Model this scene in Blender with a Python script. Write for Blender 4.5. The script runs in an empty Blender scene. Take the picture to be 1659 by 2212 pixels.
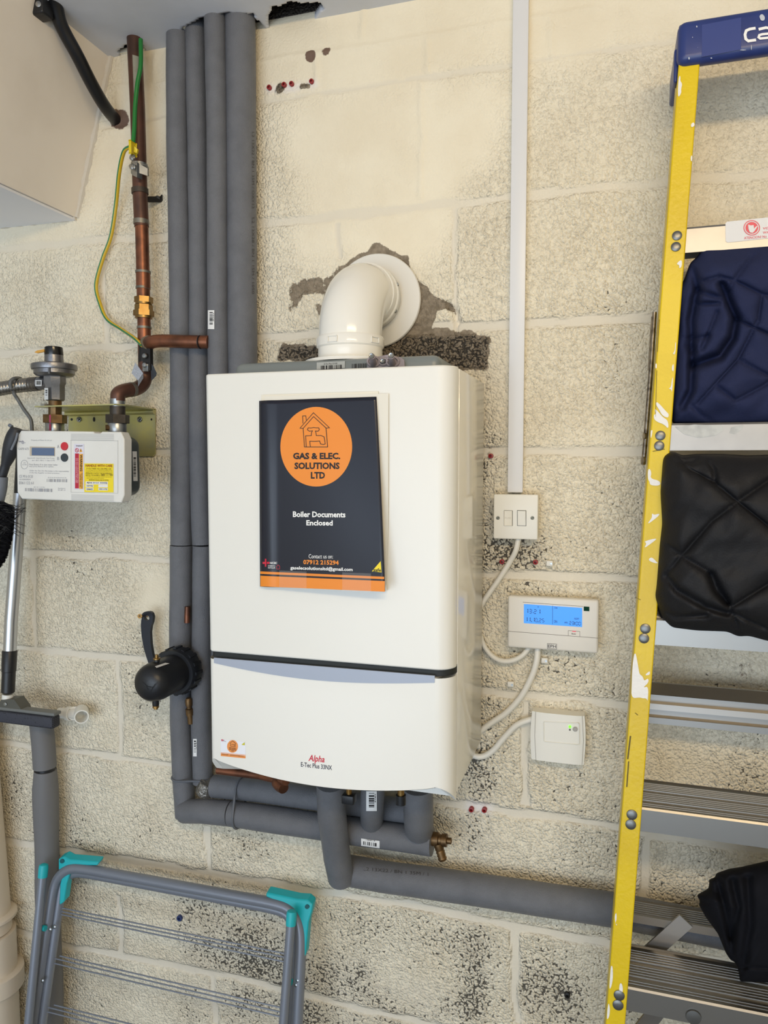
import bpy, bmesh, math, random
import numpy as np
from mathutils import Vector, Matrix
random.seed(7)
RNG = np.random.RandomState(11)
SC = bpy.context.scene
COL = SC.collection

# ------------------------------------------------------------------ camera
CF = 1600.0                                   # focal length in px of the 1659 x 2212 frame
CC = np.array([0.35986, -1.35829, 0.20457])
YAW, PITCH = 0.298704, -0.066291
_cy, _sy, _cp, _sp = math.cos(YAW), math.sin(YAW), math.cos(PITCH), math.sin(PITCH)
CFW = np.array([-_sy * _cp, _cy * _cp, _sp])
CRT = np.array([_cy, _sy, 0.0])
CUP = np.cross(CRT, CFW)
cam_d = bpy.data.cameras.new('camera')
cam = bpy.data.objects.new('camera', cam_d)
COL.objects.link(cam)
cam_d.sensor_fit = 'HORIZONTAL'
cam_d.sensor_width = 36.0
cam_d.lens = CF / 1659.0 * 36.0
cam_d.clip_start = 0.02
cam.matrix_world = Matrix(((CRT[0], CUP[0], -CFW[0], CC[0]), (CRT[1], CUP[1], -CFW[1], CC[1]),
                           (CRT[2], CUP[2], -CFW[2], CC[2]), (0, 0, 0, 1)))
SC.camera = cam

# ------------------------------------------------------------------ light and exposure
SC.view_settings.view_transform = 'Standard'
SC.view_settings.look = 'None'
SC.view_settings.gamma = 1.0
SC.view_settings.exposure = 0.10
SC.view_settings.use_curve_mapping = False
SKY_S, DOOR_W, LAMP_W = 1.0, 56.0, 13.0
wd = bpy.data.worlds.new('sky')
SC.world = wd
wd.use_nodes = True
wd.node_tree.nodes['Background'].inputs[0].default_value = (0.72, 0.84, 1.0, 1)
wd.node_tree.nodes['Background'].inputs[1].default_value = SKY_S


def area(name, loc, target, sx, sz, power, colr):
    d = bpy.data.lights.new(name, 'AREA')
    d.shape = 'RECTANGLE'
    d.size, d.size_y, d.energy, d.color = sx, sz, power, colr
    o = bpy.data.objects.new(name, d)
    COL.objects.link(o)
    o.location = loc
    o.rotation_euler = (Vector(target) - Vector(loc)).to_track_quat('-Z', 'Y').to_euler()
    return o


area('daylight_in_garage_doorway', (-0.35, -4.4, -0.50), (-0.4, 0, -0.10), 3.2, 1.9, DOOR_W, (0.76, 0.88, 1.0))
area('ceiling_tube_lamp', (0.75, -1.9, 0.96), (0.35, 0, 0.1), 1.1, 0.12, LAMP_W, (1.0, 0.75, 0.42))


# ------------------------------------------------------------------ helpers
def ray(u, v):
    d = CFW + CRT * ((u - 829.5) / CF) - CUP * ((v - 1106.0) / CF)
    return d


def W(u, v, y=0.0):
    """the point of the plane at distance -y in front of the wall that the photograph shows at (u, v)"""
    d = ray(u, v)
    return Vector(CC + d * ((y - CC[1]) / d[1]))


def PL(u, v, p0, n):
    d = ray(u, v)
    n = np.array(n, float)
    return Vector(CC + d * (np.dot(np.array(p0) - CC, n) / np.dot(d, n)))


def mpp(u, v, y):
    return (W(u, v + 1, y) - W(u, v, y)).length


def project(P):
    d = np.asarray(P) - CC
    w = d @ CFW
    return 829.5 + CF * (d @ CRT) / w, 1106.0 - CF * (d @ CUP) / w


def lin(c):
    return tuple(((x / 255.0) / 12.92) if x / 255.0 <= 0.04045 else (((x / 255.0) + 0.055) / 1.055) ** 2.4 for x in c) + (1.0,)


MATS = {}


def mat(name, c, rough=0.5, metal=0.0, bump=None, vary=None, spec=0.5, emit=0.0, coat=0.0, sheen=0.0):
    """procedural principled material; bump=(scale, distance, strength); vary=(scale, other colour, amount)"""
    if name in MATS:
        return MATS[name]
    m = bpy.data.materials.new(name)
    m.use_nodes = True
    nt = m.node_tree
    b = nt.nodes['Principled BSDF']
    b.inputs['Base Color'].default_value = lin(c)
    b.inputs['Roughness'].default_value = rough
    b.inputs['Metallic'].default_value = metal
    b.inputs['Specular IOR Level'].default_value = spec
    b.inputs['Coat Weight'].default_value = coat
    b.inputs['Coat Roughness'].default_value = 0.08
    if sheen:
        b.inputs['Sheen Weight'].default_value = sheen
    if emit:
        b.inputs['Emission Color'].default_value = lin(c)
        b.inputs['Emission Strength'].default_value = emit
    tc = None
    if bump or vary:
        tc = nt.nodes.new('ShaderNodeNewGeometry')
    if bump:
        n = nt.nodes.new('ShaderNodeTexNoise')
        n.inputs['Scale'].default_value = bump[0]
        n.inputs['Detail'].default_value = 3
        nt.links.new(tc.outputs['Position'], n.inputs['Vector'])
        bp = nt.nodes.new('ShaderNodeBump')
        bp.inputs['Distance'].default_value = bump[1]
        bp.inputs['Strength'].default_value = bump[2]
        nt.links.new(n.outputs['Fac'], bp.inputs['Height'])
        nt.links.new(bp.outputs['Normal'], b.inputs['Normal'])
    if vary:
        n = nt.nodes.new('ShaderNodeTexNoise')
        n.inputs['Scale'].default_value = vary[0]
        n.inputs['Detail'].default_value = 5
        nt.links.new(tc.outputs['Position'], n.inputs['Vector'])
        r = nt.nodes.new('ShaderNodeMapRange')
        r.inputs[1].default_value, r.inputs[2].default_value = 0.42, 0.66
        r.inputs[4].default_value = vary[2]
        nt.links.new(n.outputs['Fac'], r.inputs[0])
        mx = nt.nodes.new('ShaderNodeMix')
        mx.data_type = 'RGBA'
        mx.inputs['A'].default_value = lin(c)
        mx.inputs['B'].default_value = lin(vary[1])
        nt.links.new(r.outputs[0], mx.inputs['Factor'])
        nt.links.new(mx.outputs['Result'], b.inputs['Base Color'])
    MATS[name] = m
    return m


def rootloc(o):
    v = Vector((0, 0, 0))
    while o is not None:
        v += o.location
        o = o.parent
    return v


class MB:
    """collects shapes in world coordinates; build() links them as one mesh object"""

    def __init__(s):
        s.v, s.f = [], []

    def add(s, vs, fs):
        k = len(s.v)
        s.v += [tuple(p) for p in vs]
        s.f += [tuple(i + k for i in f) for f in fs]
        return s

    def box(s, a, b):
        (x0, y0, z0), (x1, y1, z1) = a, b
        return s.add([(x0, y0, z0), (x1, y0, z0), (x1, y1, z0), (x0, y1, z0), (x0, y0, z1), (x1, y0, z1), (x1, y1, z1), (x0, y1, z1)],
                     [(0, 3, 2, 1), (4, 5, 6, 7), (0, 1, 5, 4), (1, 2, 6, 5), (2, 3, 7, 6), (3, 0, 4, 7)])

    def rbox(s, a, b, r, seg=3):
        bm = bmesh.new()
        bmesh.ops.create_cube(bm, size=1)
        a, b = Vector(a), Vector(b)
        for v in bm.verts:
            v.co = Vector((a[i] + (b[i] - a[i]) * (v.co[i] + 0.5) for i in range(3)))
        bmesh.ops.bevel(bm, geom=bm.edges[:], offset=r, segments=seg, profile=0.5, affect='EDGES')
        bmesh.ops.recalc_face_normals(bm, faces=bm.faces[:])
        s.add([v.co[:] for v in bm.verts], [[v.index for v in f.verts] for f in bm.faces])
        bm.free()
        return s

    def lathe(s, prof, o, ax=(0, 0, 1), n=32, phase=0.0):
        ax = Vector(ax).normalized()
        e1 = ax.orthogonal().normalized()
        if abs(ax.z) > 0.9:
            e1 = Vector((1, 0, 0))
            e1 = (e1 - ax * e1.dot(ax)).normalized()
        e2 = ax.cross(e1)
        o = Vector(o)
        vs, fs = [], []
        for r, h in prof:
            for k in range(n):
                t = 2 * math.pi * k / n + phase
                vs.append(o + ax * h + (e1 * math.cos(t) + e2 * math.sin(t)) * max(r, 1e-5))
        for i in range(len(prof) - 1):
            for k in range(n):
                q = (k + 1) % n
                fs.append((i * n + k, i * n + q, (i + 1) * n + q, (i + 1) * n + k))
        fs.append(tuple(range(n))[::-1])
        fs.append(tuple((len(prof) - 1) * n + k for k in range(n)))
        return s.add(vs, fs)

    def cyl(s, a, b, r, r2=None, n=24, phase=0.0):
        a, b = Vector(a), Vector(b)
        return s.lathe([(r, 0), (r if r2 is None else r2, (b - a).length)], a, b - a, n, phase)

    def tube(s, pts, r, n=14, caps=True, flat=None):
        pts = [Vector(p) for p in pts]
        rs = r if isinstance(r, (list, tuple)) else [r] * len(pts)
        T = []
        for i in range(len(pts)):
            T.append((pts[min(i + 1, len(pts) - 1)] - pts[max(i - 1, 0)]).normalized())
        e = T[0].orthogonal().normalized() if flat is None else Vector(flat)
        vs, fs = [], []
        for i, p in enumerate(pts):
            e = (e - T[i] * e.dot(T[i])).normalized()
            g = T[i].cross(e)
            for k in range(n):
                t = 2 * math.pi * k / n
                vs.append(p + (e * math.cos(t) + g * math.sin(t)) * rs[i])
        for i in range(len(pts) - 1):
            for k in range(n):
                q = (k + 1) % n
                fs.append((i * n + k, i * n + q, (i + 1) * n + q, (i + 1) * n + k))
        if caps:
            fs.append(tuple(range(n))[::-1])
            fs.append(tuple((len(pts) - 1) * n + k for k in range(n)))
        return s.add(vs, fs)

    def prism(s, poly, d):
        """planar polygon (world points) extruded by vector d"""
        n = len(poly)
        d = Vector(d)
        P = [Vector(p) for p in poly]
        return s.add(P + [p + d for p in P], [tuple(range(n)), tuple(range(2 * n - 1, n - 1, -1))] +
                     [(i, i + n, (i + 1) % n + n, (i + 1) % n) for i in range(n)])

    def grid(s, G):
        h, w = len(G), len(G[0])
        return s.add([p for row in G for p in row],
                     [(i * w + j, i * w + j + 1, (i + 1) * w + j + 1, (i + 1) * w + j) for i in range(h - 1) for j in range(w - 1)])

    def face(s, pts):
        return s.add(pts, [tuple(range(len(pts)))])

    def build(s, name, m, parent=None, angle=38, normals=True, kind=None):
        me = bpy.data.meshes.new(name)
        off = rootloc(parent) if parent else Vector((0, 0, 0))
        if not parent and s.v:
            a = np.array(s.v)
            off = Vector(((a[:, 0].min() + a[:, 0].max()) / 2, (a[:, 1].min() + a[:, 1].max()) / 2, a[:, 2].min()))
        me.from_pydata([(p[0] - off.x, p[1] - off.y, p[2] - off.z) for p in s.v], [], s.f)
        if normals:
            bm = bmesh.new()
            bm.from_mesh(me)
            bmesh.ops.recalc_face_normals(bm, faces=bm.faces[:])
            bm.to_mesh(me)
            bm.free()
        me.polygons.foreach_set('use_smooth', [True] * len(me.polygons))
        me.set_sharp_from_angle(angle=math.radians(angle))
        me.materials.append(m)
        o = bpy.data.objects.new(name, me)
        COL.objects.link(o)
        if parent:
            o.parent = parent
        else:
            o.location = off
        if kind:
            o['kind'] = kind
        return o


def tag(o, label, cat, group=None):
    o['label'] = label
    o['category'] = cat
    if group:
        o['group'] = group
    return o


def thing(name, label, cat, loc, group=None):
    o = bpy.data.objects.new(name, None)
    o.empty_display_size = 0.05
    COL.objects.link(o)
    o.location = loc
    return tag(o, label, cat, group)


def smooth(pts, k=6):
    """Catmull-Rom through the points"""
    P = [Vector(p) for p in pts]
    P = [P[0] * 2 - P[1]] + P + [P[-1] * 2 - P[-2]]
    out = []
    for i in range(1, len(P) - 2):
        for j in range(k):
            t = j / k
            a, b, c, d = P[i - 1], P[i], P[i + 1], P[i + 2]
            out.append(0.5 * ((2 * b) + (c - a) * t + (2 * a - 5 * b + 4 * c - d) * t * t + (3 * b - a - 3 * c + d) * t ** 3))
    out.append(P[-2])
    return out


def fillet(pts, r, k=8):
    P = [Vector(p) for p in pts]
    out = [P[0]]
    for i in range(1, len(P) - 1):
        a, b = (P[i - 1] - P[i]), (P[i + 1] - P[i])
        la, lb = min(r, a.length * 0.49), min(r, b.length * 0.49)
        A, B = P[i] + a.normalized() * la, P[i] + b.normalized() * lb
        for j in range(k + 1):
            t = j / k
            out.append(A * (1 - t) ** 2 + P[i] * 2 * t * (1 - t) + B * t * t)
    out.append(P[-1])
    return out


def dense(pts, step=0.01):
    P = [Vector(p) for p in pts]
    out = [P[0]]
    for a, b in zip(P, P[1:]):
        k = max(1, int((b - a).length / step))
        out += [a.lerp(b, (j + 1) / k) for j in range(k)]
    return out


# ---- printing: lettering is laid on the surface surf(u, v) -> point, box = (u0, v0, u1, v1), sl = slope of the line of text
_TXT = {}


def glyphs(s, bold=0.0, italic=0.0):
    k = (s, bold, italic)
    if k in _TXT:
        return _TXT[k]
    c = bpy.data.curves.new('lettering', 'FONT')
    c.body = s
    c.offset = bold
    c.shear = italic
    c.fill_mode = 'FRONT'
    c.resolution_u = 2
    o = bpy.data.objects.new('lettering', c)
    COL.objects.link(o)
    dg = bpy.context.evaluated_depsgraph_get()
    dg.update()
    me = bpy.data.meshes.new_from_object(o.evaluated_get(dg))
    vs = [v.co.copy() for v in me.vertices]
    fs = [tuple(p.vertices) for p in me.polygons]
    bpy.data.objects.remove(o)
    bpy.data.meshes.remove(me)
    xs, ys = [v.x for v in vs], [v.y for v in vs]
    x0, x1, y0, y1 = min(xs), max(xs), min(ys), max(ys)
    N = [((v.x - x0) / (x1 - x0), (v.y - y0) / max(y1 - y0, 1e-6)) for v in vs]
    _TXT[k] = (N, fs)
    return _TXT[k]


def write(mb, s, box, surf, sl=0.0, bold=0.0, italic=0.0, rot=0):
    N, fs = glyphs(s, bold, italic)
    u0, v0, u1, v1 = box
    P = []
    for a, b in N:
        if rot == 90:                      # reading downwards
            u, v = u0 + (u1 - u0) * b, v0 + (v1 - v0) * a
        else:
            u, v = u0 + (u1 - u0) * a, v1 + (v0 - v1) * b
        v += sl * (u - u0)
        P.append(surf(u, v))
    mb.add(P, fs)
    return mb


def quad(mb, box, surf, sl=0.0, n=1, lean=0.0):
    u0, v0, u1, v1 = box
    G = []
    for i in range(n + 1):
        row = []
        for j in range(n + 1):
            u, v = u0 + (u1 - u0) * j / n, v0 + (v1 - v0) * i / n
            row.append(surf(u + lean * (v - v0), v + sl * (u - u0)))
        G.append(row)
    return mb.grid(G)


def line(mb, pts, w, surf):
    P = [np.array(p, float) for p in pts]
    closed = len(P) > 3 and np.allclose(P[0], P[-1])
    if closed:
        P = P[:-1]
    n = len(P)
    A, B = [], []
    for i in range(n):
        a = P[(i - 1) % n] if (closed or i > 0) else None
        b = P[(i + 1) % n] if (closed or i < n - 1) else None
        d = [q / max(np.hypot(*q), 1e-9) for q in ([P[i] - a] if a is not None else []) + ([b - P[i]] if b is not None else [])]
        nn = [np.array([-q[1], q[0]]) for q in d]
        m = sum(nn)
        L_ = np.hypot(*m)
        m = nn[0] if L_ < 1e-6 else m / L_
        k = w / 2 / max(0.5, float(np.dot(m, nn[0])))
        A.append(surf(*(P[i] + m * k)))
        B.append(surf(*(P[i] - m * k)))
    mb.add(A + B, [(i, (i + 1) % n, (i + 1) % n + n, i + n) for i in range(n if closed else n - 1)])
    return mb


def disc(mb, u, v, ru, rv, surf, n=40, r0=0.0):
    ring = [(math.cos(2 * math.pi * k / n), math.sin(2 * math.pi * k / n)) for k in range(n)]
    if r0:
        vs = [surf(u + ru * a, v + rv * b) for a, b in ring] + [surf(u + ru * r0 * a, v + rv * r0 * b) for a, b in ring]
        mb.add(vs, [(k, (k + 1) % n, (k + 1) % n + n, k + n) for k in range(n)])
    else:
        vs = [surf(u, v)] + [surf(u + ru * a, v + rv * b) for a, b in ring]
        mb.add(vs, [(0, k + 1, (k + 1) % n + 1) for k in range(n)])
    return mb


def bars(mb, box, surf, n, sl=0.0, rot=0, seed=1):
    r = random.Random(seed)
    u0, v0, u1, v1 = box
    t = 0.0
    while t < 1:
        w = r.choice((1, 1, 2, 3)) / n
        if t + w > 1:
            break
        if rot:
            a, b = v0 + (v1 - v0) * t, v0 + (v1 - v0) * (t + w)
            mb.face([surf(u0, a), surf(u1, a + sl * (u1 - u0)), surf(u1, b + sl * (u1 - u0)), surf(u0, b)])
        else:
            a, b = u0 + (u1 - u0) * t, u0 + (u1 - u0) * (t + w)
            da, db = sl * (a - u0), sl * (b - u0)
            mb.face([surf(a, v0 + da), surf(b, v0 + db), surf(b, v1 + db), surf(a, v1 + da)])
        t += w + r.choice((1, 1, 2, 3)) / n
    return mb


def on(y):
    return lambda u, v: W(u, v, y)


SEG = {'0': 'abcdef', '1': 'bc', '2': 'abged', '3': 'abgcd', '4': 'fgbc', '5': 'afgcd', '6': 'afgedc', '7': 'abc', '8': 'abcdefg', '9': 'abcdfg'}


def digits(mb, s, u, v, w, h, surf, sl, step, t=1.6):
    for ch in s:
        vv = v + sl * (u - 1130)
        if ch in '.:':
            for y in ((h,) if ch == '.' else (h * 0.3, h * 0.72)):
                quad(mb, (u - 0.8, vv + y - 0.9, u + 0.9, vv + y + 0.9), surf)
            u += step * 0.42
            continue
        for g in SEG.get(ch, ''):
            g0 = {'a': (0, 0, w, 0), 'g': (0, h / 2, w, h / 2), 'd': (0, h, w, h), 'f': (0, 0, 0, h / 2), 'b': (w, 0, w, h / 2),
                  'e': (0, h / 2, 0, h), 'c': (w, h / 2, w, h)}[g]
            x0, y0, x1, y1 = g0
            if y0 == y1:
                x0, x1 = x0 + 0.9, x1 - 0.9
            else:
                y0, y1 = y0 + 0.9, y1 - 0.9
            line(mb, [(u + x0, vv + y0), (u + x1, vv + y1)], t, surf)
        u += step
    return mb


# ------------------------------------------------------------------ numpy noise for the wall and ceiling
def vnoise(X, Z, cell, seed):
    r = np.random.RandomState(seed)
    T = r.rand(256, 256)
    a, b = X / cell, Z / cell
    i, j = np.floor(a).astype(int), np.floor(b).astype(int)
    fa, fb = a - i, b - j
    fa, fb = fa * fa * (3 - 2 * fa), fb * fb * (3 - 2 * fb)
    g = lambda p, q: T[(i + p) % 256, (j + q) % 256]
    return (g(0, 0) * (1 - fa) + g(1, 0) * fa) * (1 - fb) + (g(0, 1) * (1 - fa) + g(1, 1) * fa) * fb


def fbm(X, Z, cell, seed, n=3):
    o, a, t = 0, 1.0, 0
    for k in range(n):
        o = o + a * vnoise(X, Z, cell / 2 ** k, seed + k)
        t += a
        a *= 0.5
    return o / t


def inpoly(U, V, P):
    r = np.zeros(U.shape, bool)
    n = len(P)
    for i in range(n):
        (x0, y0), (x1, y1) = P[i], P[(i + 1) % n]
        if y0 == y1:
            continue
        c = ((y0 > V) != (y1 > V)) & (U < (x1 - x0) * (V - y0) / (y1 - y0) + x0)
        r ^= c
    return r


def blur(A, k):
    for ax in (0, 1):
        for _ in range(2):
            B = A.copy()
            for d in range(1, k + 1):
                B += np.roll(A, d, ax) + np.roll(A, -d, ax)
            A = B / (2 * k + 1)
    return A


FLOOR, CEIL = -1.52, 1.055
XL, XR, YB = -2.2, 1.75, -4.4


def node(nt, t, **k):
    n = nt.nodes.new(t)
    for a, b in k.items():
        setattr(n, a, b)
    return n


def mathn(nt, op, a, b=None, c=None):
    n = node(nt, 'ShaderNodeMath', operation=op)
    for i, x in enumerate((a, b, c)):
        if x is None:
            continue
        if isinstance(x, (int, float)):
            n.inputs[i].default_value = x
        else:
            nt.links.new(x, n.inputs[i])
    return n.outputs[0]


def maprange(nt, x, a, b, c=0.0, d=1.0):
    n = node(nt, 'ShaderNodeMapRange', interpolation_type='SMOOTHSTEP')
    nt.links.new(x, n.inputs[0])
    for i, q in enumerate((a, b, c, d)):
        if isinstance(q, (int, float)):
            n.inputs[i + 1].default_value = q
        else:
            nt.links.new(q, n.inputs[i + 1])
    return n.outputs[0]


def mixc(nt, f, a, b):
    n = node(nt, 'ShaderNodeMix', data_type='RGBA')
    for key, x in (('Factor', f), ('A', a), ('B', b)):
        if isinstance(x, (int, float)):
            n.inputs[key].default_value = x
        elif isinstance(x, tuple):
            n.inputs[key].default_value = x
        else:
            nt.links.new(x, n.inputs[key])
    return n.outputs['Result']


def wall_material():
    m = bpy.data.materials.new('painted_block')
    m.use_nodes = True
    nt = m.node_tree
    b = nt.nodes['Principled BSDF']
    pos = node(nt, 'ShaderNodeNewGeometry').outputs['Position']
    at = {k: node(nt, 'ShaderNodeAttribute', attribute_name=k).outputs['Fac'] for k in ('rough', 'soot_shade', 'bare', 'joint', 'rust_hole', 'fresh')}
    warp = node(nt, 'ShaderNodeTexNoise')
    warp.inputs['Scale'].default_value = 60
    nt.links.new(pos, warp.inputs['Vector'])
    vm = node(nt, 'ShaderNodeVectorMath', operation='MULTIPLY_ADD')
    nt.links.new(warp.outputs['Color'], vm.inputs[0])
    vm.inputs[1].default_value = (0.012, 0.012, 0.012)
    nt.links.new(pos, vm.inputs[2])
    vor = node(nt, 'ShaderNodeTexVoronoi', feature='SMOOTH_F1')
    vor.inputs['Scale'].default_value = 215
    vor.inputs['Smoothness'].default_value = 0.22
    nt.links.new(vm.outputs[0], vor.inputs['Vector'])
    n1 = node(nt, 'ShaderNodeTexNoise')
    n1.inputs['Scale'].default_value = 120
    n1.inputs['Detail'].default_value = 4
    nt.links.new(pos, n1.inputs['Vector'])
    n2 = node(nt, 'ShaderNodeTexNoise')
    n2.inputs['Scale'].default_value = 9
    n2.inputs['Detail'].default_value = 6
    nt.links.new(pos, n2.inputs['Vector'])
    n3 = node(nt, 'ShaderNodeTexNoise')
    n3.inputs['Scale'].default_value = 70
    n3.inputs['Detail'].default_value = 5
    n3.inputs['Roughness'].default_value = 0.65
    nt.links.new(pos, n3.inputs['Vector'])
    # colour: paint, cleaner pointing, pits where the paint missed the block
    paint = mixc(nt, maprange(nt, n2.outputs['Fac'], 0.3, 0.72), lin(PAINT[0]), lin(PAINT[1]))
    paint = mixc(nt, at['joint'], paint, lin(PAINT[2]))
    paint = mixc(nt, at['fresh'], paint, lin((240, 236, 232)))
    bare = mixc(nt, maprange(nt, n3.outputs['Fac'], 0.35, 0.7), lin((122, 110, 93)), lin((158, 145, 126)))
    # the colour of the raw block shows where the mask beats a noise
    k = mathn(nt, 'ADD', at['bare'], mathn(nt, 'MULTIPLY', mathn(nt, 'SUBTRACT', n3.outputs['Fac'], 0.5), 1.0))
    col = mixc(nt, maprange(nt, k, 0.42, 0.55), paint, bare)
    pit = mathn(nt, 'MULTIPLY', vor.outputs['Distance'], mathn(nt, 'ADD', n1.outputs['Fac'], 0.5))
    th = mathn(nt, 'SUBTRACT', 0.74, mathn(nt, 'MULTIPLY', at['soot_shade'], 0.40))
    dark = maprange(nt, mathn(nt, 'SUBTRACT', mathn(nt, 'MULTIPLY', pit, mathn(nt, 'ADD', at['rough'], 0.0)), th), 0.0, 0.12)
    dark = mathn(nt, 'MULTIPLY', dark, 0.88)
    grime_shade = mathn(nt, 'MULTIPLY', at['soot_shade'], maprange(nt, n3.outputs['Fac'], 0.35, 0.7, 0.12, 0.5))  # greys the sooty patches and the painted shadows alike
    col = mixc(nt, grime_shade, col, lin((150, 146, 142)))
    col = mixc(nt, dark, col, lin((46, 43, 41)))
    kr = mathn(nt, 'ADD', at['rust_hole'], mathn(nt, 'MULTIPLY', mathn(nt, 'SUBTRACT', n3.outputs['Fac'], 0.5), 1.1))
    col = mixc(nt, mathn(nt, 'MULTIPLY', maprange(nt, kr, 0.5, 0.7), 0.9), col, lin((92, 58, 46)))
    nt.links.new(col, b.inputs['Base Color'])
    b.inputs['Roughness'].default_value = 0.62
    b.inputs['Specular IOR Level'].default_value = 0.3
    h = mathn(nt, 'ADD', mathn(nt, 'MULTIPLY', mathn(nt, 'SUBTRACT', 1.0, vor.outputs['Distance']), 0.8), mathn(nt, 'MULTIPLY', n1.outputs['Fac'], 0.5))
    h = mathn(nt, 'ADD', mathn(nt, 'MULTIPLY', h, at['rough']), mathn(nt, 'MULTIPLY', n3.outputs['Fac'], 0.12))
    bp = node(nt, 'ShaderNodeBump')
    bp.inputs['Strength'].default_value = 1.0
    bp.inputs['Distance'].default_value = 0.0072
    nt.links.new(h, bp.inputs['Height'])
    nt.links.new(bp.outputs['Normal'], b.inputs['Normal'])
    return m


PAINT = ((244, 235, 213), (237, 226, 202), (229, 221, 204))

# bed joints as read along the wall, two or more points each
BED = {1: [(555, 222), (935, 164), (1096, 142), (1300, 110), (1457, 88)],
       2: [(0, 539), (169, 522), (368, 511), (560, 483), (985, 440), (1300, 406), (1444, 393), (1490, 388), (1659, 372)],
       3: [(0, 762), (233, 750), (300, 747), (559, 730), (986, 707), (1096, 703), (1300, 690), (1406, 687)],
       4: [(0, 978), (353, 977), (1300, 976), (1406, 976)],
       5: [(50, 1194), (236, 1202), (364, 1211), (1046, 1240), (1318, 1250), (1377, 1255)],
       6: [(44, 1400), (169, 1413), (314, 1423), (1043, 1494), (1318, 1519), (1353, 1526)],
       7: [(0, 1606), (118, 1619), (260, 1636), (371, 1653), (1250, 1775), (1336, 1790), (1383, 1800), (1654, 1839)],
       8: [(0, 1810), (126, 1837), (391, 1876), (651, 1919), (892, 1956), (1318, 2041)],
       9: [(17, 2006), (130, 2041), (391, 2088), (608, 2136), (716, 2166)]}
BRICK = [[(240, 190), (300, 186), (365, 178)], [(225, 285), (300, 275), (365, 255)], [(546, 137), (683, 115), (922, 78), (1082, 48), (1300, 18)]]
PERP = [((449, 1784), (452, 1880)), ((1398, 1812), (1388, 1950)), ((1112, 2010), (1114, 2212)), ((255, 1430), (262, 1640)), ((1135, 1515), (1135, 1740)),
        ((73, 1200), (76, 1400)), ((223, 560), (230, 750)), ((983, 450), (985, 707)), ((908, 175), (910, 430)), ((681, 112), (682, 185)), ((922, 78), (923, 160)),
        ((784, 12), (784, 87)), ((1192, 40), (1193, 130)), ((256, 1935), (262, 2060)), ((460, 2100), (463, 2212)), ((730, 480), (733, 560)),
        ((252, 190), (252, 280)), ((335, 115), (336, 180)), ((1580, 400), (1578, 690)), ((1500, 100), (1498, 380))]
SMOOTH = [[(0, 480), (170, 470), (250, 110), (365, 60), (365, 330), (300, 420), (262, 395), (200, 500), (175, 525), (0, 542)],
          [(545, 0), (1659, -200), (1659, 60), (1457, 88), (1096, 145), (935, 166), (555, 222)],
          [(600, 235), (900, 185), (1090, 190), (1080, 330), (960, 450), (700, 470), (640, 400)],
          [(630, 480), (980, 450), (975, 520), (900, 560), (640, 560)], [(280, 1310), (365, 1200), (368, 1400), (330, 1390)], [(690, 470), (985, 440), (985, 470), (700, 560)]]
SOOT_SHADE = [([(1046, 800), (1066, 800), (1062, 830), (1070, 1250), (1046, 1250), (1046, 830), (985, 790)], 0.8),
        ([(1060, 1165), (1172, 1165), (1180, 1232), (1060, 1245)], 0.75), ([(1046, 980), (1066, 980), (1066, 1240), (1046, 1240)], 0.8),
        ([(1046, 1290), (1062, 1290), (1058, 1520), (1046, 1520)], 0.5), ([(1000, 1640), (1048, 1590), (1050, 1740), (1006, 1740)], 0.85),
        ([(1010, 1760), (1046, 1760), (1052, 2060), (1062, 2212), (990, 2212), (1006, 2060)], 0.62), ([(370, 1925), (640, 1950), (660, 2150), (380, 2050)], 0.60),
        ([(390, 2040), (650, 2090), (660, 2212), (400, 2212)], 0.55), ([(650, 2070), (760, 2080), (900, 2120), (1010, 2130), (1010, 2212), (650, 2160)], 0.62),
        ([(1110, 2085), (1250, 2110), (1265, 2160), (1262, 2212), (1110, 2212)], 0.65), ([(650, 2165), (1000, 2212), (640, 2230)], 0.65),
        ([(350, 740), (372, 740), (372, 800), (335, 790)], 0.5), ([(165, 1100), (290, 1090), (370, 1110), (365, 1190), (170, 1160)], 0.18),
        ([(0, 480), (60, 900), (0, 950)], 0.0), ([(1400, 1400), (1659, 1400), (1659, 1480), (1410, 1480)], 0.25), ([(1090, 1400), (1300, 1420), (1290, 1460), (1110, 1440)], 0.3),  # last two: shadows under the jacket and the timer, painted into the mask
        ([(1130, 1640), (1270, 1650), (1250, 1690), (1120, 1670)], 0.4), ([(1240, 700), (1430, 690), (1420, 1000), (1300, 900)], 0.2), ([(1060, 750), (1110, 750), (1110, 1060), (1060, 1060)], 0.25),  # first: the shadow cast below the receiver, painted into the mask
        ([(600, 755), (690, 745), (690, 780), (600, 785)], 0.6), ([(830, 745), (1070, 712), (1066, 805), (830, 800)], 0.5), ([(600, 760), (700, 750), (700, 790), (600, 790)], 0.5)]
BAREP = [([(760, 545), (830, 530), (893, 545), (885, 600), (915, 610), (950, 640), (980, 640), (980, 660), (935, 672), (930, 700), (905, 715), (975, 722), (960, 738), (890, 740), (820, 760), (760, 700), (735, 580)], 1.0),
         ([(640, 620), (700, 590), (735, 560), (740, 640), (690, 655), (630, 660)], 0.62), ([(660, 668), (700, 660), (705, 705), (665, 700)], 0.7),
         ([(610, 752), (700, 745), (1066, 715), (1060, 800), (1000, 810), (600, 790)], 0.85), ([(960, 640), (982, 640), (980, 725), (968, 730)], 0.5),
         ([(1046, 790), (1064, 790), (1066, 1000), (1048, 1000)], 0.55), ([(599, 186), (606, 184), (604, 200), (599, 201)], 2.6, 0), ([(606, 182), (611, 181), (614, 197), (609, 197)], 2.6, 0), ([(648, 178), (655, 177), (652, 192), (648, 192)], 2.6, 0), ([(660, 176), (666, 175), (668, 189), (664, 190)], 2.6, 0)]
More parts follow.
